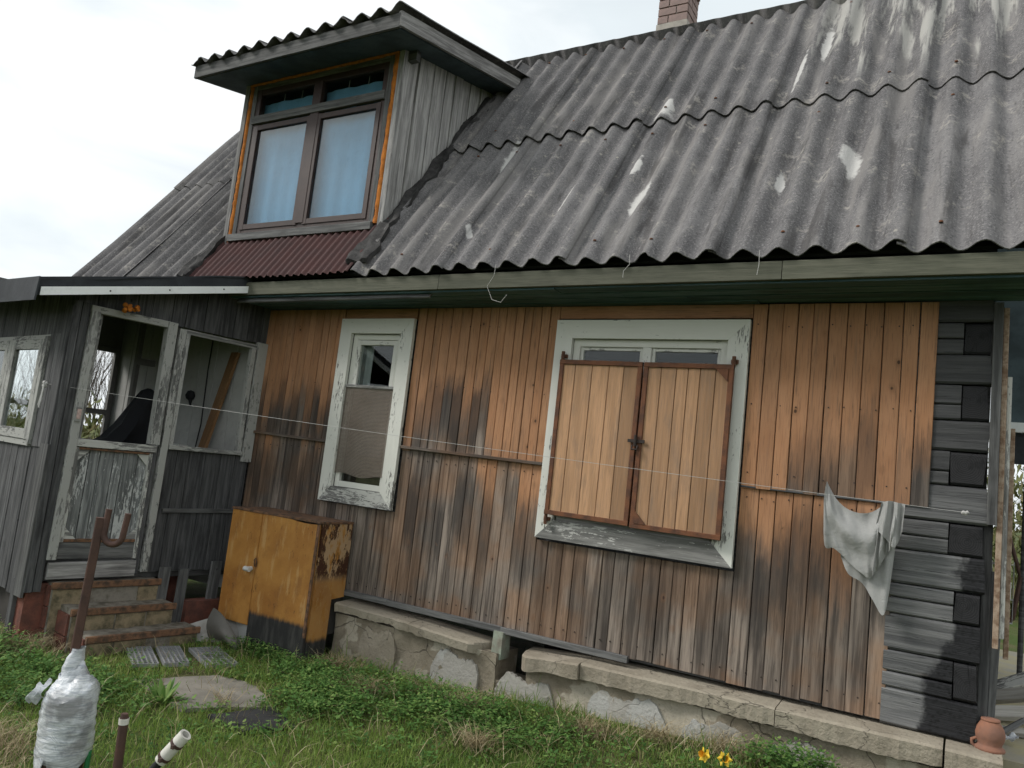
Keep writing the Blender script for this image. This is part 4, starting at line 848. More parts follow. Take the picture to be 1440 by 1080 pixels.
vplanks(side, 'dark_wood', -1.585, -1.475, 0.40, 2.46, 0.055, n=0.0)
vboard('rail', 'mid_wood', side, (-0.70, 0.006, 0.985), (-0.02, 0.006, 1.0), 'z', 0.035, 0.022)
vboard('top_rail', 'porch_white', side, (-1.47, -0.005, 2.425), (-0.82, -0.005, 2.432), 'z', 0.05, 0.06)
vboard('door_post', 'porch_white', side, (-0.855, 0.0, 1.49), (-0.860, 0.0, 2.45), 's', 0.075, 0.07); vboard('door_post', 'porch_white', side, (-0.775, 0.004, 0.52), (-0.770, 0.0, 2.42), 's', 0.055, 0.06)
vboard('door_post', 'dark_wood', side, (-0.832, -0.012, 0.50), (-0.832, -0.012, 1.48), 's', 0.028, 0.05)
vboard('door_jamb', 'porch_white', side, (-1.450, 0.004, 0.62), (-1.437, 0.004, 2.41), 's', 0.060, 0.06)
vboard('door_jamb', 'porch_white', side, (-1.400, -0.035, 1.47), (-1.390, -0.035, 2.40), 's', 0.040, 0.05)
# side window: open frame without glass
m = MB(); vbox(m, (-0.74, -0.03, 2.39), (-0.06, 0.01, 2.425)); vw = m.build('side_window', 'porch_white', ver)
vboard('frame_bar', 'porch_white', vw, (-0.722, 0.0, 1.50), (-0.722, 0.0, 2.39), 's', 0.035, 0.05); vboard('frame_bar', 'porch_white', vw, (-0.125, 0.0, 1.50), (-0.125, 0.0, 2.39), 's', 0.040, 0.05)
vboard('frame_bar', 'porch_white', vw, (-0.045, 0.004, 1.42), (-0.045, 0.004, 2.45), 's', 0.095, 0.045); vboard('frame_bar', 'porch_white', vw, (-0.74, 0.003, 1.483), (-0.10, 0.003, 1.488), 'z', 0.035, 0.07)
# lower door leaf
m = MB(); vbox(m, (-1.425, -0.045, 0.735), (-0.86, -0.03, 1.46)); door = m.build('door', 'mid_wood', ver)
p = -1.385; ws = [0.085, 0.075, 0.10, 0.07, 0.11, 0.085]
for wv in ws: vboard('plank', 'door_plank', door, (p+wv/2, -0.02+jit(0.002), 0.745), (p+wv/2, -0.02+jit(0.002), 1.43), 's', wv-0.005, 0.018); p += wv
vboard('door_frame', 'white_worn', door, (-1.43, 0.006, 1.452), (-0.83, 0.006, 1.456), 'z', 0.055, 0.045); vboard('door_frame', 'rust_edge', door, (-1.42, 0.002, 1.412), (-0.85, 0.002, 1.416), 'z', 0.016, 0.03)
vboard('door_frame', 'white_worn', door, (-1.402, 0.0, 0.74), (-1.402, 0.0, 1.42), 's', 0.030, 0.035); vboard('door_frame', 'white_worn', door, (-0.862, 0.0, 0.62), (-0.862, 0.0, 1.42), 's', 0.028, 0.035)
vboard('door_frame', 'rust_edge', door, (-1.41, 0.0, 0.752), (-0.86, 0.0, 0.752), 'z', 0.022, 0.03); vboard('kick_board', 'mid_wood', door, (-1.425, -0.004, 0.680), (-0.865, -0.004, 0.682), 'z', 0.115, 0.03)
for s0, z0, ds, dz2 in ((-1.388, 1.405, 1, -1), (-0.876, 1.405, -1, -1), (-1.388, 0.762, 1, 1), (-0.876, 0.762, -1, 1)):
    m = MB(); m.prism([V(s0, -0.008, z0), V(s0+ds*0.085, -0.008, z0), V(s0, -0.008, z0+dz2*0.085)], NV*0.012); m.build('corner_plate', 'white_worn', door)
vboard('threshold', 'grey_wood', side, (-1.46, 0.0, 0.540), (-0.845, 0.0, 0.546), 'z', 0.115, 0.05)
m = MB(); vbox(m, (-1.462, 0.034, 1.60), (-1.428, 0.046, 1.71)); m.build('strike_plate', 'porch_white', side); m = MB(); vbox(m, (-1.458, 0.047, 1.62), (-1.432, 0.056, 1.69)); m.build('strike_patch', flat('red_white_label', (0.55, 0.40, 0.36), 0.6, 0.2, 60), side)
# front wall with a two-leaf window
m = MB(); vbox(m, (FS+0.025, VW, 0.45), (FS+0.045, -0.02, 1.36)); vbox(m, (FS+0.025, VW, 2.24), (FS+0.045, -0.02, 2.50)); vbox(m, (FS+0.025, -0.36, 1.36), (FS+0.045, -0.02, 2.24)); vbox(m, (FS+0.025, VW, 1.36), (FS+0.045, -1.80, 2.24))
fwall = m.build('front_wall', 'dark_wood', ver)
vplanks(fwall, 'dark_wood', VW, -0.06, 0.36, 1.385, 0.13, axis='n', fix=FS+0.012, jz=0.03); vplanks(fwall, 'dark_wood', VW, -0.02, 2.21, 2.56, 0.14, axis='n', fix=FS+0.010)
vplanks(fwall, 'dark_wood', -0.335, -0.005, 1.39, 2.22, 0.11, axis='n', fix=FS+0.008)
vboard('corner_plank', 'mid_wood', fwall, (FS-0.012, -0.075, 0.36), (FS-0.012, -0.055, 1.42), 'n', 0.15, 0.02); vboard('corner_plank', 'dark_wood', fwall, (FS-0.010, -0.07, 1.40), (FS-0.010, -0.05, 2.42), 'n', 0.13, 0.02)
m = MB(); vbox(m, (FS-0.01, -1.82, 2.185), (FS+0.05, -0.335, 2.215)); fwin = m.build('front_window', 'porch_white', ver)
def vframe(n0, n1, z0, z1, wd, s_, th, mat='porch_white'):
    vboard('sash', mat, fwin, (s_, n0+wd/2, z0), (s_, n0+wd/2, z1), 'n', wd, th); vboard('sash', mat, fwin, (s_, n1-wd/2, z0), (s_, n1-wd/2, z1), 'n', wd, th)
    vboard('sash', mat, fwin, (s_, n0+wd, z1-wd/2), (s_, n1-wd, z1-wd/2), 'z', wd, th-0.004); vboard('sash', mat, fwin, (s_, n0+wd, z0+wd/2), (s_, n1-wd, z0+wd/2), 'z', wd, th-0.004)
    m = MB(); vbox(m, (s_-0.002, n0+wd*0.8, z0+wd*0.8), (s_+0.002, n1-wd*0.8, z1-wd*0.8)); m.build('pane', 'glass', fwin)
vboard('frame_bar', 'porch_white', fwin, (FS, -0.365, 1.40), (FS, -0.345, 2.20), 'n', 0.05, 0.06); vboard('frame_bar', 'porch_white', fwin, (FS, -1.80, 1.40), (FS, -1.80, 2.20), 'n', 0.05, 0.06); vboard('frame_bar', 'porch_white', fwin, (FS, -1.06, 1.42), (FS, -1.06, 2.19), 'n', 0.05, 0.06)
m = MB(); vbox(m, (FS-0.02, -1.82, 1.385), (FS+0.05, -0.37, 1.425)); m.build('window_sill', 'porch_white', fwin)
vframe(-1.03, -0.385, 1.43, 2.18, 0.075, FS-0.01, 0.04); vframe(-1.78, -1.09, 1.43, 2.18, 0.075, FS-0.01, 0.04)
# far wall, inner linings, floor, roof
m = MB()
for a, b in (((FS+0.05, VW-0.03, 0.3), (-0.02, VW, 1.40)), ((FS+0.05, VW-0.03, 2.36), (-0.02, VW, 2.80)), ((FS+0.05, VW-0.03, 1.40), (-1.38, VW, 2.36)), ((-0.36, VW-0.03, 1.40), (-0.02, VW, 2.36))): vbox(m, a, b)
far = m.build('far_wall', 'interior_grey', ver)
for s_ in (-1.36, -1.02, -0.72, -0.38): vboard('window_bar', 'interior_grey', far, (s_, VW, 1.40), (s_, VW, 2.36), 's', 0.045, 0.05)
vboard('window_bar', 'interior_grey', far, (-1.38, VW, 1.72), (-0.36, VW, 1.72), 'z', 0.05, 0.045); vboard('window_bar', 'interior_grey', far, (-1.38, VW, 1.42), (-0.36, VW, 1.42), 'z', 0.05, 0.045); vboard('window_bar', 'interior_grey', far, (-1.38, VW, 2.34), (-0.36, VW, 2.34), 'z', 0.05, 0.045)
m = MB(); m.box((-7.42, -0.03, 0.35), (-5.36, -0.012, 2.78)); inner = m.build('inner_wall', 'interior', ver)
xx = -7.40
while xx < -5.42: wv = min(rnd.uniform(0.22, 0.30), -5.37-xx); board('panel', 'interior', inner, (xx+wv/2, -0.037, 0.5), (xx+wv/2, -0.037, 2.76), (1, 0, 0), wv-0.006, 0.012); xx += wv
m = MB(); vbox(m, (FS+0.05, VW, 0.46), (-0.02, -0.06, 0.50)); m.build('floor', 'mid_wood', ver)
m = MB(); vbox(m, (-0.42, -1.52, 0.50), (-0.385, -1.46, 2.70)); vbox(m, (-0.42, -1.46, 2.20), (-0.05, -1.42, 2.26)); m.build('inner_post', 'interior_grey', ver)
m = MB()
def rquad(s0, n0, s1, n1, dz0, dz1): return [V(s0, n0, roofz(s0)+dz0), V(s0, n1, roofz(s0)+dz0), V(s1, n1, roofz(s1)+dz0), V(s1, n0, roofz(s1)+dz0), V(s0, n0, roofz(s0)+dz1), V(s0, n1, roofz(s0)+dz1), V(s1, n1, roofz(s1)+dz1), V(s1, n0, roofz(s1)+dz1)]
LT = 0.09   # the front edge rises a little to the far end
pts = rquad(-1.87, VW-0.25, 0.02, 0.165, 0.055, 0.10)
for i in (0, 4): pts[i] = pts[i] + ZV*LT
m.hexa(pts); vroof = m.build('veranda_roof', 'deck', ver)
def felt_fn(u, v):
    n = VW-0.28 + (0.21-(VW-0.28))*u; s_ = -1.90+1.97*v; k2 = (1-u)*LT
    return V(s_, n, roofz(s_)+0.115+k2*(1-v)+0.006*math.sin(u*17+v*5)+0.004*math.sin(v*23))
m = MB(); m.slab(felt_fn, 30, 16, (0, 0, -0.012)); m.build('felt_sheet', 'felt', vroof, smooth=True)
m = MB(); m.slab(lambda u, v: V(-1.895+1.87*u, 0.205+0.006*math.sin(u*15)-0.010*(1-v), roofz(-1.895+1.87*u)+0.118-0.125*(1-v)+0.004*math.sin(u*31)*(1-v)), 40, 4, -NV*0.012); m.build('felt_edge', 'felt', vroof, smooth=True)
m = MB(); m.slab(lambda u, v: V(-1.905+0.010*math.sin(u*11)*(1-v), VW-0.27+(0.215-(VW-0.27))*u, roofz(-1.9)+0.12+(1-u)*LT-0.165*(1-v)), 40, 4, SV*0.012); m.build('felt_edge', 'felt', vroof, smooth=True)
vboard('white_strip', 'white_strip', vroof, (-1.885, 0.222, roofz(-1.885)+0.018), (-0.115, 0.222, roofz(-0.115)+0.000), 'z', 0.058, 0.012, ch=0.001)
for s_ in (-1.45, -1.03, -0.60, -0.22): m = MB(); m.tube([V(s_, 0.226, roofz(s_)+0.010), V(s_, 0.232, roofz(s_)+0.010)], 0.006, 6); m.build('screw', 'nail', vroof)
r = random.Random(4); m = MB()
for i in range(16): c = V(-1.24+r.uniform(-.05, .05), 0.12+r.uniform(-.03, .03), 2.475+r.uniform(-.035, .02)); q = r.uniform(0.010, 0.022); m.lathe(c, [(0.001, -q), (q*.8, -q*.6), (q, 0), (q*.7, q*.7), (0.001, q)], 8)
m.build('foam_blob', 'foam', vroof, smooth=True)
# skirting: piers under the veranda
for s_, n, hh in ((-1.50, -0.06, 0.45), (-1.50, -1.0, 0.45), (-1.50, -1.9, 0.45), (-0.4, -0.25, 0.45)):
    m = MB(); vbox(m, (s_-0.06, n-0.10, -0.1), (s_+0.10, n+0.04, hh)); m.build('brick_pier', 'red_block', ver)
vboard('skirt_board', 'dark_wood', ver, (FS, -0.17, 0.05), (FS, -0.17, 0.46), 'n', 0.06, 0.03)
m = MB(); vbox(m, (-0.75, -0.9, -0.05), (-0.02, -0.85, 0.46)); m.build('crawl_space_wall', 'dark_room', ver); m = MB(); vbox(m, (FS+0.1, -0.9, -0.05), (FS+0.15, -0.1, 0.46)); m.build('crawl_space_wall', 'dark_room', ver)

# things inside the veranda
def outline_body(name, mat, rings, label, cat, n=20):
    m = MB(); vs = []; fs = []
    for j, (c, rx, ry, tw) in enumerate(rings):
        c = Vector(c)
        for k in range(n):
            a = 2*math.pi*k/n; q = 1+0.12*math.sin(3*a+j*0.9)+0.13*math.sin(7*a+tw*0.4)+0.05*math.sin(11*a-tw); vs.append(c + SV*rx*q*math.cos(a) + NV*ry*q*math.sin(a))
    for j in range(len(rings)-1):
        for k in range(n): fs.append((j*n+k, j*n+(k+1) % n, (j+1)*n+(k+1) % n, (j+1)*n+k))
    fs.append(tuple(range(n-1, -1, -1))); fs.append(tuple((len(rings)-1)*n+k for k in range(n))); m.add(vs, fs)
    return tag(m.build(name, mat, smooth=True), label, cat)
outline_body('jacket', 'black_cloth', [(V(-0.840, -0.60, 1.20), 0.345, 0.12, 0), (V(-0.830, -0.60, 1.44), 0.270, 0.11, 1), (V(-0.780, -0.60, 1.50), 0.196, 0.11, 1.6), (V(-0.730, -0.60, 1.62), 0.144, 0.10, 2), (V(-0.700, -0.60, 1.76), 0.109, 0.085, 3), (V(-0.675, -0.60, 1.86), 0.078, 0.07, 4), (V(-0.670, -0.60, 1.92), 0.052, 0.05, 5), (V(-0.670, -0.60, 1.945), 0.014, 0.012, 5)], 'black jacket hanging inside the veranda behind the half door', 'jacket')
m = MB(); m.plank(V(-0.33, -0.55, 0.52), V(-0.10, -0.30, 2.36), NV, 0.11, 0.03); tag(m.build('leaning_board', 'orange_wood'), 'brown board leaning upright inside the veranda behind the open side window', 'board')
m = MB(); c = Vector((-6.12, -0.07, 1.95)); m.lathe(c, [(0.001, -0.05), (0.035, -0.03), (0.045, 0.0), (0.03, 0.04), (0.001, 0.05)], 10); m.tube([c, c+Vector((0.02, 0, -0.09))], [0.025, 0.008], 8); tag(m.build('wall_ornament', 'black_cloth', smooth=True), 'small black ornament hung on the white inner veranda wall', 'ornament')
m = MB(); m.tube([(-5.94, -0.055, 2.7), (-5.95, -0.055, 2.2), (-5.93, -0.055, 1.7), (-5.97, -0.06, 1.35)], 0.006, 6); tag(m.build('cable', 'black_hose'), 'black cable running down the white inner veranda wall', 'cable')
bx = empty('wall_box', (-6.2, -0.10, 1.20)); tag(bx, 'white and blue box mounted low on the inner veranda wall', 'box')
frame(bx, 'box_frame', 'white_chipped', -6.42, -6.05, 1.12, 1.50, 0.04, -0.16, -0.06); part('box_face', flat('blue_grey_face', (0.10, 0.20, 0.27), 0.6, 0.15, 4), bx, (-6.38, -0.12, 1.16), (-6.09, -0.10, 1.46))

# ------------------------------------------------------------------ entrance steps
st = tag(empty('entrance_steps', V(-1.0, 0.2, 0.0)), 'three rust-edged concrete steps leading up to the veranda door', 'steps')
def stepb(s0, s1, n0, n1, z0, z1, seed):
    r = random.Random(seed); m = MB(); nx = 14
    e = [r.uniform(-0.006, 0.006) for _ in range(nx+1)]
    m.slab(lambda u, v: V(s0+(s1-s0)*u, n0+(n1-n0-0.012)*v, z1+e[round(u*nx)]*0.7), nx, 3, (0, 0, -(z1-z0))); stp = m.build('step', 'step_tread', st)
    vboard('edge_iron', 'rust_edge', stp, (s0-0.01, n1-0.004, z1-0.018), (s1+0.01, n1-0.004, z1-0.016), 'z', 0.048, 0.028, ch=0.006)
    p = s0
    while p < s1-0.05:
        wv = min(r.uniform(0.16, 0.30), s1-p); m = MB()
        mtx = r.choice(['step_stone', 'step_stone', 'step_stone', 'red_block', 'step_tread']); d = r.uniform(-0.012, 0.004)
        m.hexa([V(p+0.006, n1-0.03, z0), V(p+0.006, n1-0.006+d, z0+0.004), V(p+wv-0.006, n1-0.006+d, z0+0.004), V(p+wv-0.006, n1-0.03, z0), V(p+0.006, n1-0.03, z1-0.045), V(p+0.006, n1-0.006+d, z1-0.048), V(p+wv-0.006, n1-0.006+d, z1-0.048), V(p+wv-0.006, n1-0.03, z1-0.045)])
        m.build('riser_stone', mtx, stp); p += wv
    zz = z0
    while zz < z1-0.06:
        m = MB(); vbox(m, (s0-0.016, n0+0.01, zz+0.004), (s0+0.02, n1-0.03, min(zz+0.145, z1-0.02))); m.build('side_block', 'red_block', stp); zz += 0.15
stepb(-1.42, -0.66, -0.16, 0.07, 0.0, 0.462, 1); stepb(-1.345, -0.615, 0.02, 0.265, -0.02, 0.312, 2); stepb(-1.30, -0.50, 0.24, 0.455, -0.05, 0.165, 3)

# stub boards, red block, sheet metal beside the steps
for i, (s_, n, z1, wd, lab) in enumerate(((-0.62, 0.05, 0.555, 0.085, 'short grey stub board standing right beside the top step'), (-0.49, 0.10, 0.545, 0.075, 'short grey stub board second from the top step'), (-0.22, 0.10, 0.60, 0.09, 'grey stub board standing next to the ochre cabinet'))):
    tag(board('stub_board', 'mid_wood', None, V(s_-0.01, n, 0.04), V(s_, n, z1), SV, wd, 0.025), lab, 'board', 'stub boards by the steps')
m = MB(); vbox(m, (-0.46, 0.05, 0.05), (-0.12, 0.16, 0.30)); tag(m.build('red_brick_block', 'red_block'), 'low red textured block under the veranda edge by the cabinet', 'block')
m = MB(); m.slab(lambda u, v: V(-0.50+0.44*u, 0.40+0.34*u+0.07*math.sin(v*2.6)-0.16*v, 0.03+(0.12+0.24*u**1.3)*v+0.015*math.sin(u*7)), 16, 8, NV*0.004); tag(m.build('sheet_metal', 'galv', smooth=True), 'pale bent metal sheet leaning between steps and cabinet', 'metal sheet')
m = MB(); m.slab(lambda u, v: Vector((-4.90+0.36*u, -0.47-0.05*math.sin(v*3.0), 0.07+0.24*v*(1-0.75*u)+0.02*math.sin(u*5))), 14, 8, (0, 0.005, 0)); tag(m.build('sheet_metal', 'galv_dark', smooth=True), 'dark curled metal sheet in front of the cabinet leg', 'metal sheet')
m = MB(); m.slab(lambda u, v: Vector((-4.95+0.42*u, -0.30-0.03*math.sin(u*3.0), 0.07+0.30*v)), 8, 4, (0, 0.006, 0)); tag(m.build('enamel_panel', 'galv_white', smooth=True), 'white enamelled panel standing under the ochre cabinet', 'panel')

# ------------------------------------------------------------------ cabinet
cab = tag(empty('cabinet', (-4.5, -0.2, 0.08)), 'tall peeling ochre cabinet with two doors against the house', 'cabinet')
CY, CX0, CX1, CT = -0.378, -4.967, -4.030, 1.070
m = MB(); m.box((CX0+0.012, CY+0.02, 0.24), (CX1-0.012, -0.035, CT-0.02)); m.build('carcass', 'dark_room', cab)
bevelled('door', 'cab_left', cab, (CX0, CY, 0.222), (-4.622, CY+0.022, CT-0.012), 0.004); 
m = MB(); m.slab(lambda u, v: (-4.617+(CX1+4.617)*u, CY-0.002, 0.075+0.012*math.sin(u*6)+(CT-0.012-0.075)*v), 8, 10, (0, 0.022, 0)); m.build('door', 'cab_front', cab)
m = MB(); xs2 = CX1-0.004
m.prism([(xs2, CY+0.024, 0.10), (xs2, -0.165, 0.105), (xs2, -0.165, 0.505), (xs2, -0.032, 0.515), (xs2, -0.032, CT-0.012), (xs2, CY+0.024, CT-0.012)], (0.02, 0, 0)); m.build('side_panel', 'cab_side', cab)
m = MB(); m.prism([(CX0+0.004, CY+0.024, 0.22), (CX0+0.004, -0.165, 0.22), (CX0+0.004, -0.165, 0.515), (CX0+0.004, -0.032, 0.515), (CX0+0.004, -0.032, CT-0.012), (CX0+0.004, CY+0.024, CT-0.012)], (0.02, 0, 0)); m.build('side_panel', 'cab_side', cab)
bevelled('top', 'rust_edge', cab, (CX0-0.006, CY-0.006, CT-0.011), (CX1+0.022, -0.030, CT+0.006), 0.003)
board('edge_strip', 'rust_edge', cab, (CX1+0.002, CY-0.006, 0.25), (CX1+0.002, CY-0.006, CT-0.015), (1, 0, 0), 0.022, 0.016)
m = MB(); m.tube([(-4.665, CY, 0.640), (-4.665, CY-0.045, 0.640)], 0.016, 10); m.tube([(-4.69, CY-0.045, 0.640), (-4.635, CY-0.045, 0.638)], 0.018, 10); m.build('knob', 'galv_white', cab, smooth=True)
m = MB(); m.tube([(-4.628, CY-0.008, 0.66), (-4.632, CY-0.014, 0.71), (-4.618, CY-0.014, 0.725), (-4.606, CY-0.012, 0.70), (-4.610, CY-0.008, 0.66)], 0.004, 6); m.build('hasp', 'rust_dark', cab)
for x, y in ((CX0+0.05, -0.19), (CX1-0.05, -0.19)): part('foot', 'dark_room', cab, (x-0.03, y-0.02, 0.02), (x+0.03, y+0.02, 0.24))

# ------------------------------------------------------------------ path pieces
def grate(c, ang, wd, ln, lab):
    e = empty('grid_tile', c); tag(e, lab, 'grid tile', 'grid tiles before the steps'); ca, sa = math.cos(ang), math.sin(ang); c = Vector(c)
    def Q(a, b, z): return c + Vector((a*ca-b*sa, a*sa+b*ca, z))
    m = MB()
    for i in range(6): t = -wd/2+wd*i/5; m.plank(Q(t, -ln/2, 0.022), Q(t, ln/2, 0.022), (0, 0, 1), 0.03, 0.010, ch=0.001)
    m.build('long_bars', 'grid', e); m = MB()
    for i in range(11): t = -ln/2+ln*i/10; m.plank(Q(-wd/2, t, 0.0225), Q(wd/2, t, 0.0225), (0, 0, 1), 0.027, 0.009, ch=0.001)
    m.build('cross_bars', 'grid', e)
    m = MB(); m.hexa([Q(-wd/2, -ln/2, -0.02), Q(wd/2, -ln/2, -0.02), Q(wd/2, ln/2, -0.02), Q(-wd/2, ln/2, -0.02), Q(-wd/2, -ln/2, 0.010), Q(wd/2, -ln/2, 0.010), Q(wd/2, ln/2, 0.010), Q(-wd/2, ln/2, 0.010)]); m.build('base', 'mat_black', e)
grate((-4.80, -1.10, 0.035), math.radians(62), 0.15, 0.44, 'left grey plastic grid tile before the steps'); grate((-4.71, -0.93, 0.035), math.radians(62), 0.15, 0.44, 'middle grey plastic grid tile before the steps'); grate((-4.52, -0.74, 0.04), math.radians(68), 0.20, 0.46, 'right grey plastic grid tile before the steps')
def slabobj(name, mat, poly, z0, z1, lab, cat):
    m = MB(); n = 8; pts = []
    r = random.Random(len(lab))
    for i in range(len(poly)):
        a, b = Vector(poly[i]), Vector(poly[(i+1) % len(poly)])
        for k in range(n): q = a.lerp(b, k/n); pts.append((q.x+r.uniform(-.012, .012), q.y+r.uniform(-.012, .012), z0))
    m.prism(pts, (0, 0, z1-z0)); return tag(m.build(name, mat), lab, cat)
slabobj('stone_slab', 'slab', [(-4.42, -1.40), (-3.80, -1.52), (-3.52, -1.12), (-4.02, -0.80), (-4.20, -0.95)], -0.03, 0.045, 'rough beige stone slab in the grass before the grid tiles', 'slab')
slabobj('rubber_mat', 'mat_black', [(-3.62, -1.48), (-3.30, -1.52), (-3.16, -1.26), (-3.50, -1.10)], -0.02, 0.050, 'black rubber mat in the grass beyond the stone slab', 'mat')

# ------------------------------------------------------------------ well pump, pipes
wp = tag(empty('well_post', (-3.26, -2.53, 0.0)), 'rusty hook post on a thick pipe wrapped in white plastic film', 'post')
wc = Vector((-3.262, -2.535, 0)); lean = Vector((0.0, 0.0, 0))
m = MB(); m.tube([wc+Vector((0, 0, -0.2)), wc+Vector((0, 0, 0.40))], 0.088, 20); m.build('pipe_base', 'rust_dark', wp, smooth=True)
m = MB(); m.plank(wc+Vector((-0.022, -0.01, 0.5)), wc+Vector((0.005, -0.01, 1.195)), (0.86, -0.5, 0), 0.036, 0.036, ch=0.004); m.build('post', 'rust_dark', wp)
rv = Vector((0.86, 0.50, 0))
hk = [wc+Vector((0.006, -0.01, 1.12))+rv*0.030+Vector((0, 0, 0.115))]
for i in range(13):
    a = math.pi+math.pi*i/12; hk.append(wc+Vector((0.006, -0.01, 1.13))+rv*(0.068+0.042*math.cos(a))+Vector((0, 0, 0.045*math.sin(a))))
hk.append(wc+Vector((0.006, -0.01, 1.225))+rv*0.118)
m = MB(); m.tube(hk, 0.0135, 10); m.build('hook', 'rust_dark', wp, smooth=True)
r = random.Random(21); m = MB(); nr, nc = 46, 40
prof = [(0.098, 0.165), (0.110, 0.21), (0.113, 0.30), (0.116, 0.38), (0.115, 0.44), (0.106, 0.470), (0.072, 0.495), (0.050, 0.53), (0.040, 0.58), (0.030, 0.605), (0.022, 0.635)]
def pr(z):
    for (r0, z0), (r1, z1) in zip(prof[:-1], prof[1:]):
        if z <= z1: t = (z-z0)/(z1-z0); return r0+(r1-r0)*t
    return prof[-1][0]
nz = np.random.default_rng(5).normal(0, 1, (nr+1, nc))
for _ in range(1): nz = (nz+np.roll(nz, 1, 1)+np.roll(nz, -1, 1))/2
vs = []
for j in range(nr+1):
    z = 0.165+(0.635-0.165)*j/nr
    for k in range(nc):
        a = 2*math.pi*k/nc; rr = pr(z); bul = 0.010*math.sin(2*a+z*6)+0.0012*math.sin(z*150+3*math.sin(a*2))+0.0011*nz[j, k]+0.004*math.sin(3*a+z*22)
        sk_ = 0.06*smooth01((z-0.44)/0.08)*smooth01((0.66-z)/0.12)
        zz = z + (0.02*math.sin(3*a)+0.010*nz[j, k] if j == 0 else 0) + ((0.030*math.cos(a-0.5)+0.016*math.sin(3*a+1)+0.006*nz[j, k])*smooth01((z-0.36)/0.10)*smooth01((0.60-z)/0.08))
        vs.append(wc+Vector((-sk_*0.4+(rr+bul)*math.cos(a), (rr+bul)*math.sin(a), zz)))
m.add(vs, [(j*nc+k, j*nc+(k+1) % nc, (j+1)*nc+(k+1) % nc, (j+1)*nc+k) for j in range(nr) for k in range(nc)]); m.build('plastic_wrap', 'film', wp, smooth=True)
m = MB(); m.slab(lambda u, v: wc-rv*(0.060+0.060*u)+Vector((0, -0.060-0.02*math.sin(v*5), 0.425+0.075*v-0.03*u+0.012*math.sin(u*9))), 6, 6, (0.002, 0.003, 0)); m.build('loose_film', 'film', wp, smooth=True)
m = MB(); m.slab(lambda u, v: wc+Vector((-0.05+0.10*u*rv.x, -0.085-0.02*u, 0.20-0.10*v*(1-u*0.8)+0.01*math.sin(u*14))), 6, 6, (0.002, 0.003, 0)); m.build('loose_film', 'film', wp, smooth=True)
m = MB(); m.tube([wc+rv*0.112+Vector((0, 0, -0.1)), wc+rv*0.112+Vector((0.002, 0, 0.22))], 0.011, 10); tag(m.build('green_pipe', 'green_pipe', smooth=True), 'thin green pipe beside the plastic-wrapped post', 'pipe')
pp = tag(empty('rusty_pipe', (-2.973, -2.46, 0)), 'thin rusty pipe standing in the grass with a white tape top', 'pipe')
m = MB(); m.tube([(-2.973, -2.46, -0.1), (-2.972, -2.475, 0.405)], 0.0185, 12); m.build('tube', 'rust_dark', pp, smooth=True)
m = MB(); m.tube([(-2.972, -2.474, 0.378), (-2.972, -2.475, 0.402)], 0.0205, 12); m.build('tape_band', 'pvc', pp, smooth=True); m = MB(); m.tube([(-2.972, -2.475, 0.400), (-2.972, -2.475, 0.420)], [0.017, 0.014], 10); m.build('tip', 'rust_dark', pp)
ph_ = tag(empty('hose_end', (-2.66, -2.5, 0.2)), 'white plastic pipe end clamped on a black hose in the grass', 'hose')
a, b = Vector((-2.652, -2.517, 0.330)), Vector((-2.572, -2.484, 0.442)); d = (b-a).normalized()
m = MB(); m.tube([a-d*0.22+Vector((0, 0, -0.1)), a-d*0.12+Vector((0, 0, -0.01)), a+d*0.02], 0.017, 10); m.build('hose', 'black_hose', ph_, smooth=True)
m = MB(); m.tube([a, b], 0.025, 14, cap=False); m.tube([b, b-d*0.03], 0.017, 14, cap=False); 
n_ = 14
m.build('pipe_sleeve', 'pvc', ph_, smooth=True); m = MB(); m.tube([b-d*0.028, b-d*0.026], 0.017, 14); m.build('pipe_bore', 'black_hose', ph_)
m = MB(); m.tube([b, b+d*0.001, b+d*0.0012], [0.025, 0.025, 0.0165], 14, cap=False); m.build('pipe_rim', 'pvc', ph_)
for t in (0.12, 0.62): m = MB(); q = a.lerp(b, t); m.tube([q, q+d*0.012], 0.0275, 14); m.box(q+Vector((0.012, -0.034, -0.004)), q+Vector((0.026, -0.022, 0.010))); m.build('clamp', 'rust_dark', ph_)

# ------------------------------------------------------------------ clothesline and cloth
LA, LB = V(FS-0.03, -0.19, 1.845), Vector((0.002, -0.045, 1.648))
def linep(t): p = LA.lerp(LB, t); return p + Vector((0, 0, -0.018*4*t*(1-t)))
ln = tag(empty('clothesline', LA), 'thin white clothesline stretched along the house front', 'clothesline')
m = MB(); m.tube([linep(i/40) for i in range(41)], 0.0014, 6); m.build('rope', 'cord', ln)
r = random.Random(2); m = MB()
for i in range(7): c = LA+Vector((r.uniform(-.012, .012), -0.012+r.uniform(-.006, .006), r.uniform(-.018, .018))); m.lathe(c, [(0.001, -0.014), (0.012, -0.008), (0.014, 0.0), (0.01, 0.009), (0.001, 0.013)], 8)
m.tube([LA+Vector((0.01, -0.02, 0)), LA+Vector((0.012, -0.025, -0.08)), LA+Vector((0.0, -0.028, -0.155)), LA+Vector((0.016, -0.03, -0.175)), LA+Vector((0.022, -0.027, -0.12)), LA+Vector((0.016, -0.02, -0.01))], 0.0065, 8); m.build('knot', 'cord', ln, smooth=True)
m = MB()
for i in range(5): c = LB+Vector((0.0+r.uniform(-.008, .012), -0.006, r.uniform(-.01, .01))); m.lathe(c, [(0.001, -0.010), (0.009, -0.005), (0.010, 0.002), (0.001, 0.010)], 8)
m.build('knot', 'cord', ln, smooth=True)
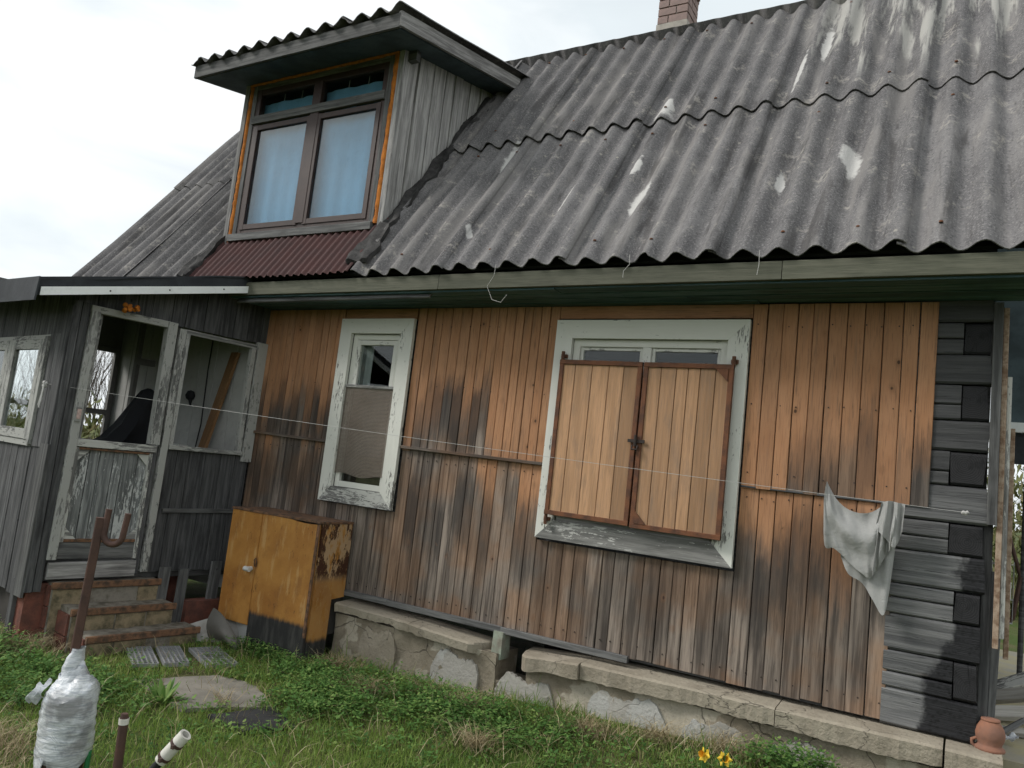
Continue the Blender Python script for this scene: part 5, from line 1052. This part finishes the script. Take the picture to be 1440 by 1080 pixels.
def poly_at(P, t):
    t = t*(len(P)-1); i = min(int(t), len(P)-2); f = t-i; Q = [Vector(P[max(0, min(len(P)-1, i+k))]) for k in (-1, 0, 1, 2)]
    return 0.5*((2*Q[1]) + (Q[2]-Q[0])*f + (2*Q[0]-5*Q[1]+4*Q[2]-Q[3])*f*f + (3*Q[1]-Q[0]-3*Q[2]+Q[3])*f**3)
cl_ = tag(empty('grey_shirt', (-0.47, -0.12, 1.6)), 'crumpled grey shirt hanging from the clothesline by two corners', 'shirt')
def sheet2(top, bot, nu, nv, fold, yb, name):
    m = MB(); m.slab(lambda u, v: (lambda p: (p.x, yb+fold(u, v), p.z))(Vector((poly_at(top, u).x, 0, poly_at(top, u).y if 0 else poly_at(top, u).z)).lerp(poly_at(bot, u), v)), nu, nv, (0, 0.003, 0)); return m.build(name, 'cloth', cl_, smooth=True)
T = [(-0.648, 0, 1.735), (-0.630, 0, 1.700), (-0.595, 0, 1.645), (-0.545, 0, 1.603), (-0.485, 0, 1.585), (-0.430, 0, 1.592), (-0.385, 0, 1.622), (-0.355, 0, 1.652), (-0.315, 0, 1.660), (-0.270, 0, 1.655)]
Bt = [(-0.655, 0, 1.600), (-0.640, 0, 1.395), (-0.595, 0, 1.385), (-0.555, 0, 1.360), (-0.500, 0, 1.310), (-0.440, 0, 1.270), (-0.410, 0, 1.255), (-0.380, 0, 1.300), (-0.330, 0, 1.400), (-0.285, 0, 1.480)]
def fold1(u, v):
    # swags sweeping from the two pegs
    a = math.sin((v*5.2 + 2.4*(u-0.45)**2*4)*2.0)*0.016*math.sin(math.pi*min(1, u*1.1))*(1-v*0.4)
    return a - 0.035*math.sin(math.pi*v) + (0.020*math.sin(u*60)+0.012*math.sin(u*37+v*3) if u > 0.72 else 0.004*math.sin(u*24+v*4)+0.0035*math.sin(u*52-v*17)*math.sin(v*9))
sheet2(T, Bt, 54, 30, fold1, -0.115, 'front_layer')
T2 = [(-0.560, 0, 1.46), (-0.50, 0, 1.46), (-0.42, 0, 1.48), (-0.35, 0, 1.50), (-0.292, 0, 1.55)]
B2 = [(-0.560, 0, 1.345), (-0.515, 0, 1.260), (-0.45, 0, 1.225), (-0.395, 0, 1.150), (-0.335, 0, 1.082), (-0.310, 0, 1.30)]
sheet2(T2, B2, 30, 16, lambda u, v: 0.008*math.sin(u*12+v*2)+0.004*math.sin(u*29), -0.088, 'back_layer')
T3 = [(-0.372, 0, 1.652), (-0.335, 0, 1.664), (-0.300, 0, 1.660), (-0.262, 0, 1.656)]
B3 = [(-0.395, 0, 1.520), (-0.345, 0, 1.47), (-0.300, 0, 1.43), (-0.268, 0, 1.52)]
sheet2(T3, B3, 24, 10, lambda u, v: 0.012*math.sin(u*16+v)+0.004*math.sin(u*41), -0.155, 'gathered_corner')

# ------------------------------------------------------------------ right edge: ledge, pot, rack, offcuts, canopy
m = MB(); rough_block(m, 0.10, 0.62, -0.4, 0.46, 0.14, 4.2, 0.006, 8, 4, 31); tag(m.build('gable_ledge', 'path'), 'lichen-yellowed concrete ledge running along the gable wall', 'ledge')
pc = Vector((0.150, 0.02, 0.517)); pt = tag(empty('clay_pot', pc), 'upturned terracotta pot on the foundation corner', 'pot')
m = MB(); m.lathe(pc, [(r_q*0.86, z_q*0.9) for r_q, z_q in [(0.074, 0.0), (0.078, 0.006), (0.076, 0.016), (0.062, 0.026), (0.060, 0.034), (0.072, 0.060), (0.076, 0.085), (0.068, 0.118), (0.050, 0.145), (0.046, 0.150), (0.050, 0.156), (0.047, 0.163), (0.001, 0.164)]], 28); m.build('body', 'clay', pt, smooth=True)
m = MB(); m.tube([pc+Vector((-0.056, -0.012, 0.048)), pc+Vector((-0.076, -0.014, 0.036)), pc+Vector((-0.074, -0.014, 0.016)), pc+Vector((-0.060, -0.012, 0.007))], 0.008, 8); m.build('handle', 'clay', pt, smooth=True)
m = MB(); m.plank((0.122, 0.22, 0.50), (0.142, 0.24, 1.36), (1, 0.3, 0), 0.035, 0.02); tag(m.build('leaning_plank', 'dark_wood'), 'dark narrow plank leaning on the house corner behind the pot', 'plank')
m = MB(); m.plank((0.150, 0.50, 0.46), (0.178, 0.62, 1.25), (1, 0.5, 0), 0.060, 0.022); tag(m.build('leaning_plank', 'mid_wood'), 'wide grey plank leaning on the gable under the wire rack', 'plank')
rk = tag(empty('wire_rack', (0.19, 0.32, 1.2)), 'bent wire rack with paper hanging at the house corner', 'rack'); m = MB()
for z in (1.10, 1.22, 1.40): m.tube([(0.135, 0.24, z), (0.20, 0.25, z+0.006), (0.235, 0.30, z+0.004), (0.22, 0.40, z), (0.14, 0.42, z)], 0.0026, 6)
for q in ((0.135, 0.24), (0.20, 0.25), (0.235, 0.30), (0.16, 0.42)): m.tube([(q[0], q[1], 1.10), (q[0], q[1], 1.42)], 0.0024, 6)
m.build('wire_frame', 'wire', rk); m = MB(); m.slab(lambda u, v: (0.150+0.075*u, 0.235+0.03*u, 1.27+0.085*v-0.04*u), 5, 4, (0, 0.001, 0)); m.build('paper', 'paper', rk)
for i, (p, q, wd, th, mt, lab) in enumerate((((0.20, 0.66, 0.485), (0.42, 0.72, 0.495), 0.05, 0.03, 'offcut', 'nearest pale offcut lying across the gable ledge'), ((0.19, 0.48, 0.49), (0.33, 0.82, 0.53), 0.06, 0.045, 'mid_wood', 'grey beam end lying askew on the gable ledge'),
        ((0.18, 1.00, 0.50), (0.52, 1.08, 0.56), 0.11, 0.03, 'offcut', 'pale board on the far heap on the gable ledge'), ((0.20, 1.40, 0.52), (0.52, 1.22, 0.66), 0.12, 0.03, 'offcut', 'tilted pale board atop the far heap on the gable ledge'), ((0.20, 1.75, 0.50), (0.60, 1.80, 0.72), 0.14, 0.04, 'white_worn', 'whitish board behind the offcut heap on the gable ledge'))):
    m = MB(); m.plank(p, q, (0.1, 1, 0.5), wd, th); tag(m.build('timber_offcut', mt), lab, 'offcut', 'timber offcuts on the ledge')
m = MB(); m.slab(lambda u, v: (0.21+0.08*u, 0.42+0.06*v, 0.485+0.02*math.sin(u*7)*math.sin(v*5)+0.03*u), 8, 6, (0, 0, 0.004)); tag(m.build('crumpled_foil', 'film'), 'crumpled pale film lying among the timber offcuts', 'film')
cn = tag(empty('lean_to', (0.9, 2.4, 0)), 'dark lean-to canopy on posts beside the far gable end', 'lean-to')
part('panel', 'teal_dark', cn, (0.14, 2.2, 2.372), (2.6, 2.28, 3.9)); part('white_rail', 'white_strip', cn, (0.14, 2.15, 2.30), (2.6, 2.195, 2.37)); part('lower_panel', 'felt', cn, (0.14, 2.2, 2.07), (2.6, 2.28, 2.30))
for x in (0.385, 2.5): m = MB(); m.tube([(x, 2.25, -0.3), (x, 2.25, 2.07)], 0.018, 8); m.build('post', 'dark_wood', cn)
m = MB(); m.tube([(0.22, 2.25, 1.95), (0.30, 2.25, 1.5), (0.37, 2.25, 1.25)], 0.014, 8); m.build('brace', 'rust_dark', cn)
m = MB(); m.tube([(0.37, 2.24, 1.25), (0.33, 2.23, 0.95), (0.22, 2.2, 0.80)], 0.016, 8); m.build('brace', 'rust_dark', cn)

# loose strings at the eaves
for i, (x, lab, pts) in enumerate(((-2.72, 'looped pale string hanging from the eaves left of the wide window', [(0, 0, 0.02), (0.0, -0.01, -0.06), (-0.05, 0, -0.13), (0.0, 0, -0.22), (0.07, 0, -0.24), (0.11, 0, -0.19)]), (-1.78, 'short pale string at the eaves above the wide window', [(0, 0, 0.04), (0.005, 0, -0.02), (-0.03, 0, -0.06), (-0.03, 0, -0.10)]), (-1.02, 'straight pale string at the eaves right of the wide window', [(0, 0, 0.03), (0.003, 0, -0.05), (-0.004, 0, -0.11)]))):
    m = MB(); m.tube([Vector((x, -0.455, 2.915))+Vector(p) for p in pts], 0.0018, 5); tag(m.build('string', 'cord'), lab, 'string', 'strings at the eaves')

# ------------------------------------------------------------------ vegetation
def tri_mesh(name, mat, verts, faces, tint, label, cat, kind=None, parent=None, loc=(0, 0, 0)):
    """verts (n,3), faces (m,k) with k 3 or 4, tint per vertex"""
    me = bpy.data.meshes.new(name); n, m, k = len(verts), len(faces), faces.shape[1]
    me.vertices.add(n); me.vertices.foreach_set('co', verts.astype(np.float32).ravel())
    me.loops.add(m*k); me.loops.foreach_set('vertex_index', faces.astype(np.int32).ravel())
    me.polygons.add(m); me.polygons.foreach_set('loop_start', np.arange(0, m*k, k, dtype=np.int32))
    at = me.attributes.new('tint', 'FLOAT', 'POINT'); at.data.foreach_set('value', tint.astype(np.float32))
    me.update(calc_edges=True); me.validate()
    o = link(name, me, mat, parent, loc); return tag(o, label, cat, kind=kind)
GZ = np.vectorize(gz)
def blades(px, py, h, wd, lean, tint):
    n = len(px); z = GZ(px, py)-0.01; a = npr.uniform(0, 2*np.pi, n); la = npr.uniform(0, 2*np.pi, n)
    dx, dy = np.cos(a)*wd/2, np.sin(a)*wd/2; lx, ly = np.cos(la)*lean*h, np.sin(la)*lean*h; hz = h*np.sqrt(np.clip(1-lean**2*0.7, 0.02, 1))
    v = np.empty((n, 5, 3)); v[:, 0] = np.stack([px-dx, py-dy, z], 1); v[:, 1] = np.stack([px+dx, py+dy, z], 1)
    v[:, 2] = np.stack([px+dx*.8+lx*.35, py+dy*.8+ly*.35, z+hz*.55], 1); v[:, 3] = np.stack([px-dx*.8+lx*.35, py-dy*.8+ly*.35, z+hz*.55], 1)
    v[:, 4] = np.stack([px+lx, py+ly, z+hz*(1-0.25*lean)], 1)
    b = np.arange(n)[:, None]*5; f = np.concatenate([b+[0, 1, 2], b+[0, 2, 3], b+[3, 2, 4]], 0)
    return v.reshape(-1, 3), f, np.repeat(tint, 5)
def pnoise(x, y, s, sd=0):
    r = np.random.default_rng(sd); t = 0
    for _ in range(5): k = r.normal(0, s, 2); t = t+np.sin(x*k[0]+y*k[1]+r.uniform(0, 6))
    return t/5
def keep(x, y):
    k = np.ones(len(x), bool)
    k &= ~((y > -0.13) & (x < 0.66)); k &= ~((x > -5.15) & (x < -4.0) & (y > -0.36))
    s_ = (x+5.3)*SV.x + y*SV.y; n_ = (x+5.3)*NV.x + y*NV.y
    k &= ~((n_ < 0.0) & (s_ > FS)); k &= ~((n_ < 0.47) & (s_ > -1.42) & (s_ < -0.45))
    inslab = ((x+3.98)/0.42)**2+((y+1.18)/0.26)**2 < 0.9; k &= ~(inslab & (npr.random(len(x)) < 0.985))
    ing = ((x+4.68)/0.26)**2+((y+0.92)/0.27)**2 < 1.0; k &= ~(ing & (npr.random(len(x)) < 0.96))
    inm = ((x+3.40)/0.17)**2+((y+1.33)/0.15)**2 < 1.0; k &= ~(inm & (npr.random(len(x)) < 0.93))
    return k
N1 = 170000; x = npr.uniform(-8.5, 1.2, N1); y = npr.uniform(-4.4, -0.05, N1); k = keep(x, y); x, y = x[k], y[k]
pn = pnoise(x, y, 2.6, 1); h = (0.038+0.030*np.clip(pn+0.3, 0, 1)+npr.exponential(0.015, len(x)))
nearw = np.exp(-np.clip(-0.15-y, 0, 9)/0.14); h *= 1+0.75*nearw*(pnoise(x, y, 6, 9) > -0.1); h *= np.where((x < -4.6) & (y < -1.6), 1.35, 1.0)
t = np.clip(npr.normal(0.48, 0.16, len(x))+0.26*pnoise(x, y, 1.6, 3), 0, 0.9); dry = npr.random(len(x)) < 0.06+0.22*(pnoise(x, y, 3.0, 4) > 0.30); t = np.where(dry, npr.uniform(0.9, 1, len(x)), t)
tri_mesh('grass', 'grass', *blades(x, y, h, npr.uniform(0.003, 0.0062, len(x)), npr.beta(2, 2.2, len(x))*0.95, t), 'green lawn grass growing in front of the house', 'grass', 'stuff')
# straw
cs = [(-5.6, -1.75, 0.35), (-5.35, -1.55, 0.3), (-3.72, -0.33, 0.22), (-3.9, -2.5, 0.45), (-2.55, -0.45, 0.22), (-1.75, -0.45, 0.2), (-2.2, -0.9, 0.2), (-1.4, -0.3, 0.18), (-1.05, -0.25, 0.22), (-3.2, -0.6, 0.2), (-3.45, -2.75, 0.3), (-3.72, -1.3, 0.08), (-2.9, -0.4, 0.12)]
X = []; Y = []
for cx, cy, rr in cs:
    q = int(480*rr/0.3 if rr > 0.1 else 60); a = npr.uniform(0, 6.28, q); d = rr*np.abs(npr.normal(0, 0.55, q)); X.append(cx+d*np.cos(a)); Y.append(cy+d*np.sin(a)*0.6)
X = np.concatenate(X); Y = np.concatenate(Y); X = np.concatenate([X, npr.uniform(-6, 0, 1500)]); Y = np.concatenate([Y, npr.uniform(-2.6, -0.15, 1500)]); k = ~((Y > -0.12) | ((X > -5.1) & (X < -4.0) & (Y > -0.38))); X, Y = X[k], Y[k]
v_, f_2, t_ = blades(X, Y, npr.uniform(0.05, 0.22, len(X)), npr.uniform(0.002, 0.0042, len(X)), npr.beta(9, 1.1, len(X))*1.0, npr.random(len(X))); v_[:, 2] += 0.035
tri_mesh('dry_straw', 'straw', v_, f_2, t_, 'dry pale straw scattered in the grass', 'straw', 'stuff')
# broad-leaved weeds
def leaves(px, py, pz, ln_, wd, pitch, yaw, tint):
    n = len(px); cy, sy = np.cos(yaw), np.sin(yaw); cp, sp = np.cos(pitch), np.sin(pitch)
    D = np.stack([cy*cp, sy*cp, sp], 1); Sd = np.stack([-sy, cy, np.zeros(n)], 1); U = np.cross(D, Sd)
    P = np.stack([px, py, pz], 1); v = np.empty((n, 6, 3)); L = ln_[:, None]; W = wd[:, None]
    v[:, 0] = P; v[:, 1] = P+D*L*.35+Sd*W*.5+U*W*-.16; v[:, 2] = P+D*L*.75+Sd*W*.36+U*W*-.1; v[:, 3] = P+D*L; v[:, 4] = P+D*L*.75-Sd*W*.36+U*W*-.1; v[:, 5] = P+D*L*.35-Sd*W*.5+U*W*-.16
    b = np.arange(n)[:, None]*6; f = np.concatenate([b+[0, 1, 2, 3], b+[0, 3, 4, 5]], 0); return v.reshape(-1, 3), f, np.repeat(tint, 6)
reg = [(-3.1, -0.62, 0.85, 0.30, 330, 0.14), (-2.3, -0.60, 0.6, 0.26, 220, 0.11), (-5.0, -1.85, 0.8, 0.40, 330, 0.12), (-5.5, -1.9, 0.5, 0.4, 180, 0.14), (-4.35, -0.47, 0.35, 0.10, 90, 0.10), (-0.72, -0.28, 0.26, 0.10, 110, 0.14), (-3.3, -0.95, 0.35, 0.2, 120, 0.12), (-3.75, -0.62, 0.3, 0.14, 80, 0.12), (-4.5, -1.75, 0.6, 0.3, 160, 0.09), (-1.6, -0.6, 0.8, 0.3, 130, 0.07), (-3.0, -1.6, 2.6, 1.1, 500, 0.040), (-3.6, -0.9, 1.6, 0.6, 260, 0.07)]
PX = []; PY = []; PZ = []; LN = []; PI_ = []; YW = []; TT = []
for cx, cy, rx, ry, cnt, hh in reg:
    a = npr.uniform(0, 6.28, cnt); d = np.sqrt(npr.random(cnt)); qx = cx+rx*d*np.cos(a); qy = np.minimum(cy+ry*d*np.sin(a), -0.17); kk = keep(qx, qy); qx, qy = qx[kk], qy[kk]; z0 = GZ(qx, qy)
    for X0, Y0, Z0 in zip(qx, qy, z0):
        nl_ = npr.integers(9, 20); ph2 = npr.uniform(0, 6.28, nl_); hz = hh*npr.uniform(0.25, 1.0, nl_)*npr.uniform(0.7, 1.15); rr = npr.uniform(0.005, 0.05, nl_)
        PX.append(X0+rr*np.cos(ph2)); PY.append(Y0+rr*np.sin(ph2)); PZ.append(Z0+hz); LN.append(npr.uniform(0.010, 0.036, nl_)*npr.uniform(0.7, 1.2)); PI_.append(npr.uniform(-0.5, 0.6, nl_)); YW.append(ph2+npr.normal(0, .5, nl_)); TT.append(np.clip(npr.normal(0.5, 0.25)+npr.normal(0, 0.14, nl_)+0.25*(hz/hh-0.6), 0, 1))
PX, PY, PZ, LN, PI_, YW, TT = map(np.concatenate, (PX, PY, PZ, LN, PI_, YW, TT))
tri_mesh('weeds', 'weed', *leaves(PX, PY, PZ, LN, LN*npr.uniform(0.32, 0.75, len(LN)), PI_, YW, TT), 'dark green leafy weeds crowding the foot of the house', 'weeds', 'stuff')
# dandelion clumps: long leaves in a rosette
def rosette(loc, n, ln0, lab, pit=(0.35, 1.1)):
    yw = npr.uniform(0, 6.28, n); L = ln0*npr.uniform(0.6, 1.1, n); v, f, t = leaves(np.zeros(n), np.zeros(n), np.zeros(n), L, L*0.20, npr.uniform(pit[0], pit[1], n), yw, npr.uniform(0.5, 1, n))
    o = tri_mesh('dandelion_plant', 'weed', v, f, t, lab, 'plant', loc=(loc[0], loc[1], gz(*loc)+0.01)); o['group'] = 'leaf rosettes in the lawn'
rosette((-3.98, -1.52), 34, 0.15, 'spiky green leaf rosette at the near left edge of the stone slab'); rosette((-3.28, -1.02), 26, 0.13, 'spiky green leaf rosette right of the stone slab'); rosette((-5.05, -1.62), 22, 0.13, 'spiky green leaf rosette left of the grid tiles')
# daffodils
def daffodil(x, y, z, lab, yaw):
    e = tag(empty('daffodil', (x, y, gz(x, y))), lab, 'flower', 'daffodils by the foundation'); m = MB(); c = Vector((x, y, z)); m.tube([(x+0.02, y+0.02, gz(x, y)), (x+0.01, y+0.012, z-0.08), c], 0.004, 6); m.build('stem', 'stem', e)
    d = Vector((math.cos(yaw), math.sin(yaw), 0.35)).normalized(); a = d.cross(ZV).normalized(); b = a.cross(d)
    for i in range(6):
        q = a*math.cos(i*1.047)+b*math.sin(i*1.047); s2 = d.cross(q); m = MB(); m.add([c, c+q*0.022+s2*0.013-d*0.003, c+q*0.038+d*0.004, c+q*0.022-s2*0.013-d*0.003], [(0, 1, 2), (0, 2, 3)]); m.build('petal', 'petal', e)
    m = MB(); m.tube([c, c+d*0.012, c+d*0.026], [0.008, 0.012, 0.017], 12, cap=False); m.build('trumpet', 'petal_cup', e)
    for i in range(4): m = MB(); p0 = Vector((x+jit(.02), y+0.02+jit(.02), gz(x, y))); m.tube([p0, p0+Vector((jit(.03), jit(.03), 0.12)), p0+Vector((jit(.06), jit(.06), 0.20))], [0.006, 0.006, 0.001], 4); m.build('leaf', 'stem', e)
daffodil(-1.060, -0.60, 0.315, 'left of two yellow daffodils at the bottom edge', -2.0); daffodil(-0.960, -0.60, 0.322, 'right of two yellow daffodils at the bottom edge', -1.2)

# trees beyond the veranda and the garden on the right
def bare_tree(base, H, seed, lab, levels=4, spread=0.5, r0=0.09):
    r = random.Random(seed); m = MB(); tw = MB()
    def grow(p, d, L, rad, lv):
        q = p+d*L*0.5+Vector((r.uniform(-1, 1), r.uniform(-1, 1), 0))*L*0.05; e = p+d*L+Vector((r.uniform(-1, 1), r.uniform(-1, 1), 0))*L*0.08
        (m if lv == levels else tw).tube([p, q, e], [rad, rad*0.8, rad*0.55], 5 if lv > 1 else 3, cap=False)
        if lv == 0: return
        for i in range(r.choice((3, 4)) if lv < levels else 6):
            t = r.uniform(0.35, 1.0); o = p.lerp(e, t); nd = (d+Vector((r.uniform(-1, 1), r.uniform(-1, 1), r.uniform(0.0, 0.7)))*spread).normalized(); grow(o, nd, L*r.uniform(0.5, 0.75), rad*0.45, lv-1)
        grow(e, (d+Vector((r.uniform(-.2, .2), r.uniform(-.2, .2), 0.1))).normalized(), L*0.7, rad*0.55, lv-1)
    e_ = tag(empty('bare_tree', base), lab, 'tree', 'bare trees beyond the veranda'); grow(Vector(base), Vector((0, 0, 1)), H*0.42, r0, levels); m.build('trunk', 'twig', e_); tw.build('crown', 'twig', e_)
bare_tree((-14.0, 3.35, 0), 3.5, 1, 'leafless tree farthest left in the far veranda window', r0=0.032); bare_tree((-13.6, 3.9, 0), 3.4, 2, 'leafless tree in the middle of the far veranda window', r0=0.028)
bare_tree((-15.0, 4.4, 0), 3.7, 3, 'leafless tree deepest behind the far veranda window', r0=0.032); bare_tree((-14.6, 2.45, 0), 3.4, 5, 'leafless tree seen through the front veranda window', r0=0.028)
def spruce(base, H, seed, lab):
    e_ = tag(empty('spruce_tree', base), lab, 'tree'); r = np.random.default_rng(seed); m = MB(); m.tube([base, Vector(base)+Vector((0, 0, H*0.97))], [0.10, 0.015], 6); m.build('trunk', 'twig', e_)
    n = 5200; t = r.random(n)**0.7; R = (1-t)*H*0.24; yw = np.round(r.uniform(0, 9, n))*0.7+t*40; d = R*np.sqrt(r.random(n)); yw = yw+r.normal(0, .12, n)
    px = base[0]+d*np.cos(yw); py = base[1]+d*np.sin(yw); pz = base[2]+0.3+t*H*0.95-d*0.35; v, f, tt = leaves(px, py, pz, r.uniform(0.14, 0.30, n), r.uniform(0.04, 0.07, n), r.uniform(-0.5, 0.2, n), yw+r.normal(0, .5, n), r.random(n))
    o = tri_mesh('crown', 'conifer', v-np.array(base), f, tt, None, None, parent=e_, loc=base)
spruce((-12.9, 4.25, 0), 3.7, 4, 'dark green spruce beyond the far veranda window')
def scrub(name, boxes, n, seed, lab, h):
    r = np.random.default_rng(seed); c = np.array(boxes); i = r.integers(0, len(c), n); px = c[i, 0]+r.normal(0, 1, n)*c[i, 2]; py = c[i, 1]+r.normal(0, 1, n)*c[i, 2]; pz = r.random(n)**1.3*h*r.uniform(0.6, 1.1, n)
    tri_mesh(name, 'brush', *leaves(px, py, pz, r.uniform(0.10, 0.24, n), r.uniform(0.02, 0.07, n), r.uniform(0.2, 1.4, n), r.uniform(0, 6.28, n), r.random(n)), lab, 'scrub', 'stuff')
scrub('scrub', [(-13.2, -3+0.9*k_, 0.6) for k_ in range(10)], 20000, 1, 'pale green scrub beyond the veranda', 1.85)
scrub('scrub', [(0.4+1.3*k_, 12.0+0.2*k_, 0.9) for k_ in range(7)], 26000, 2, 'pale scrub at the end of the garden behind the lean-to', 3.4)
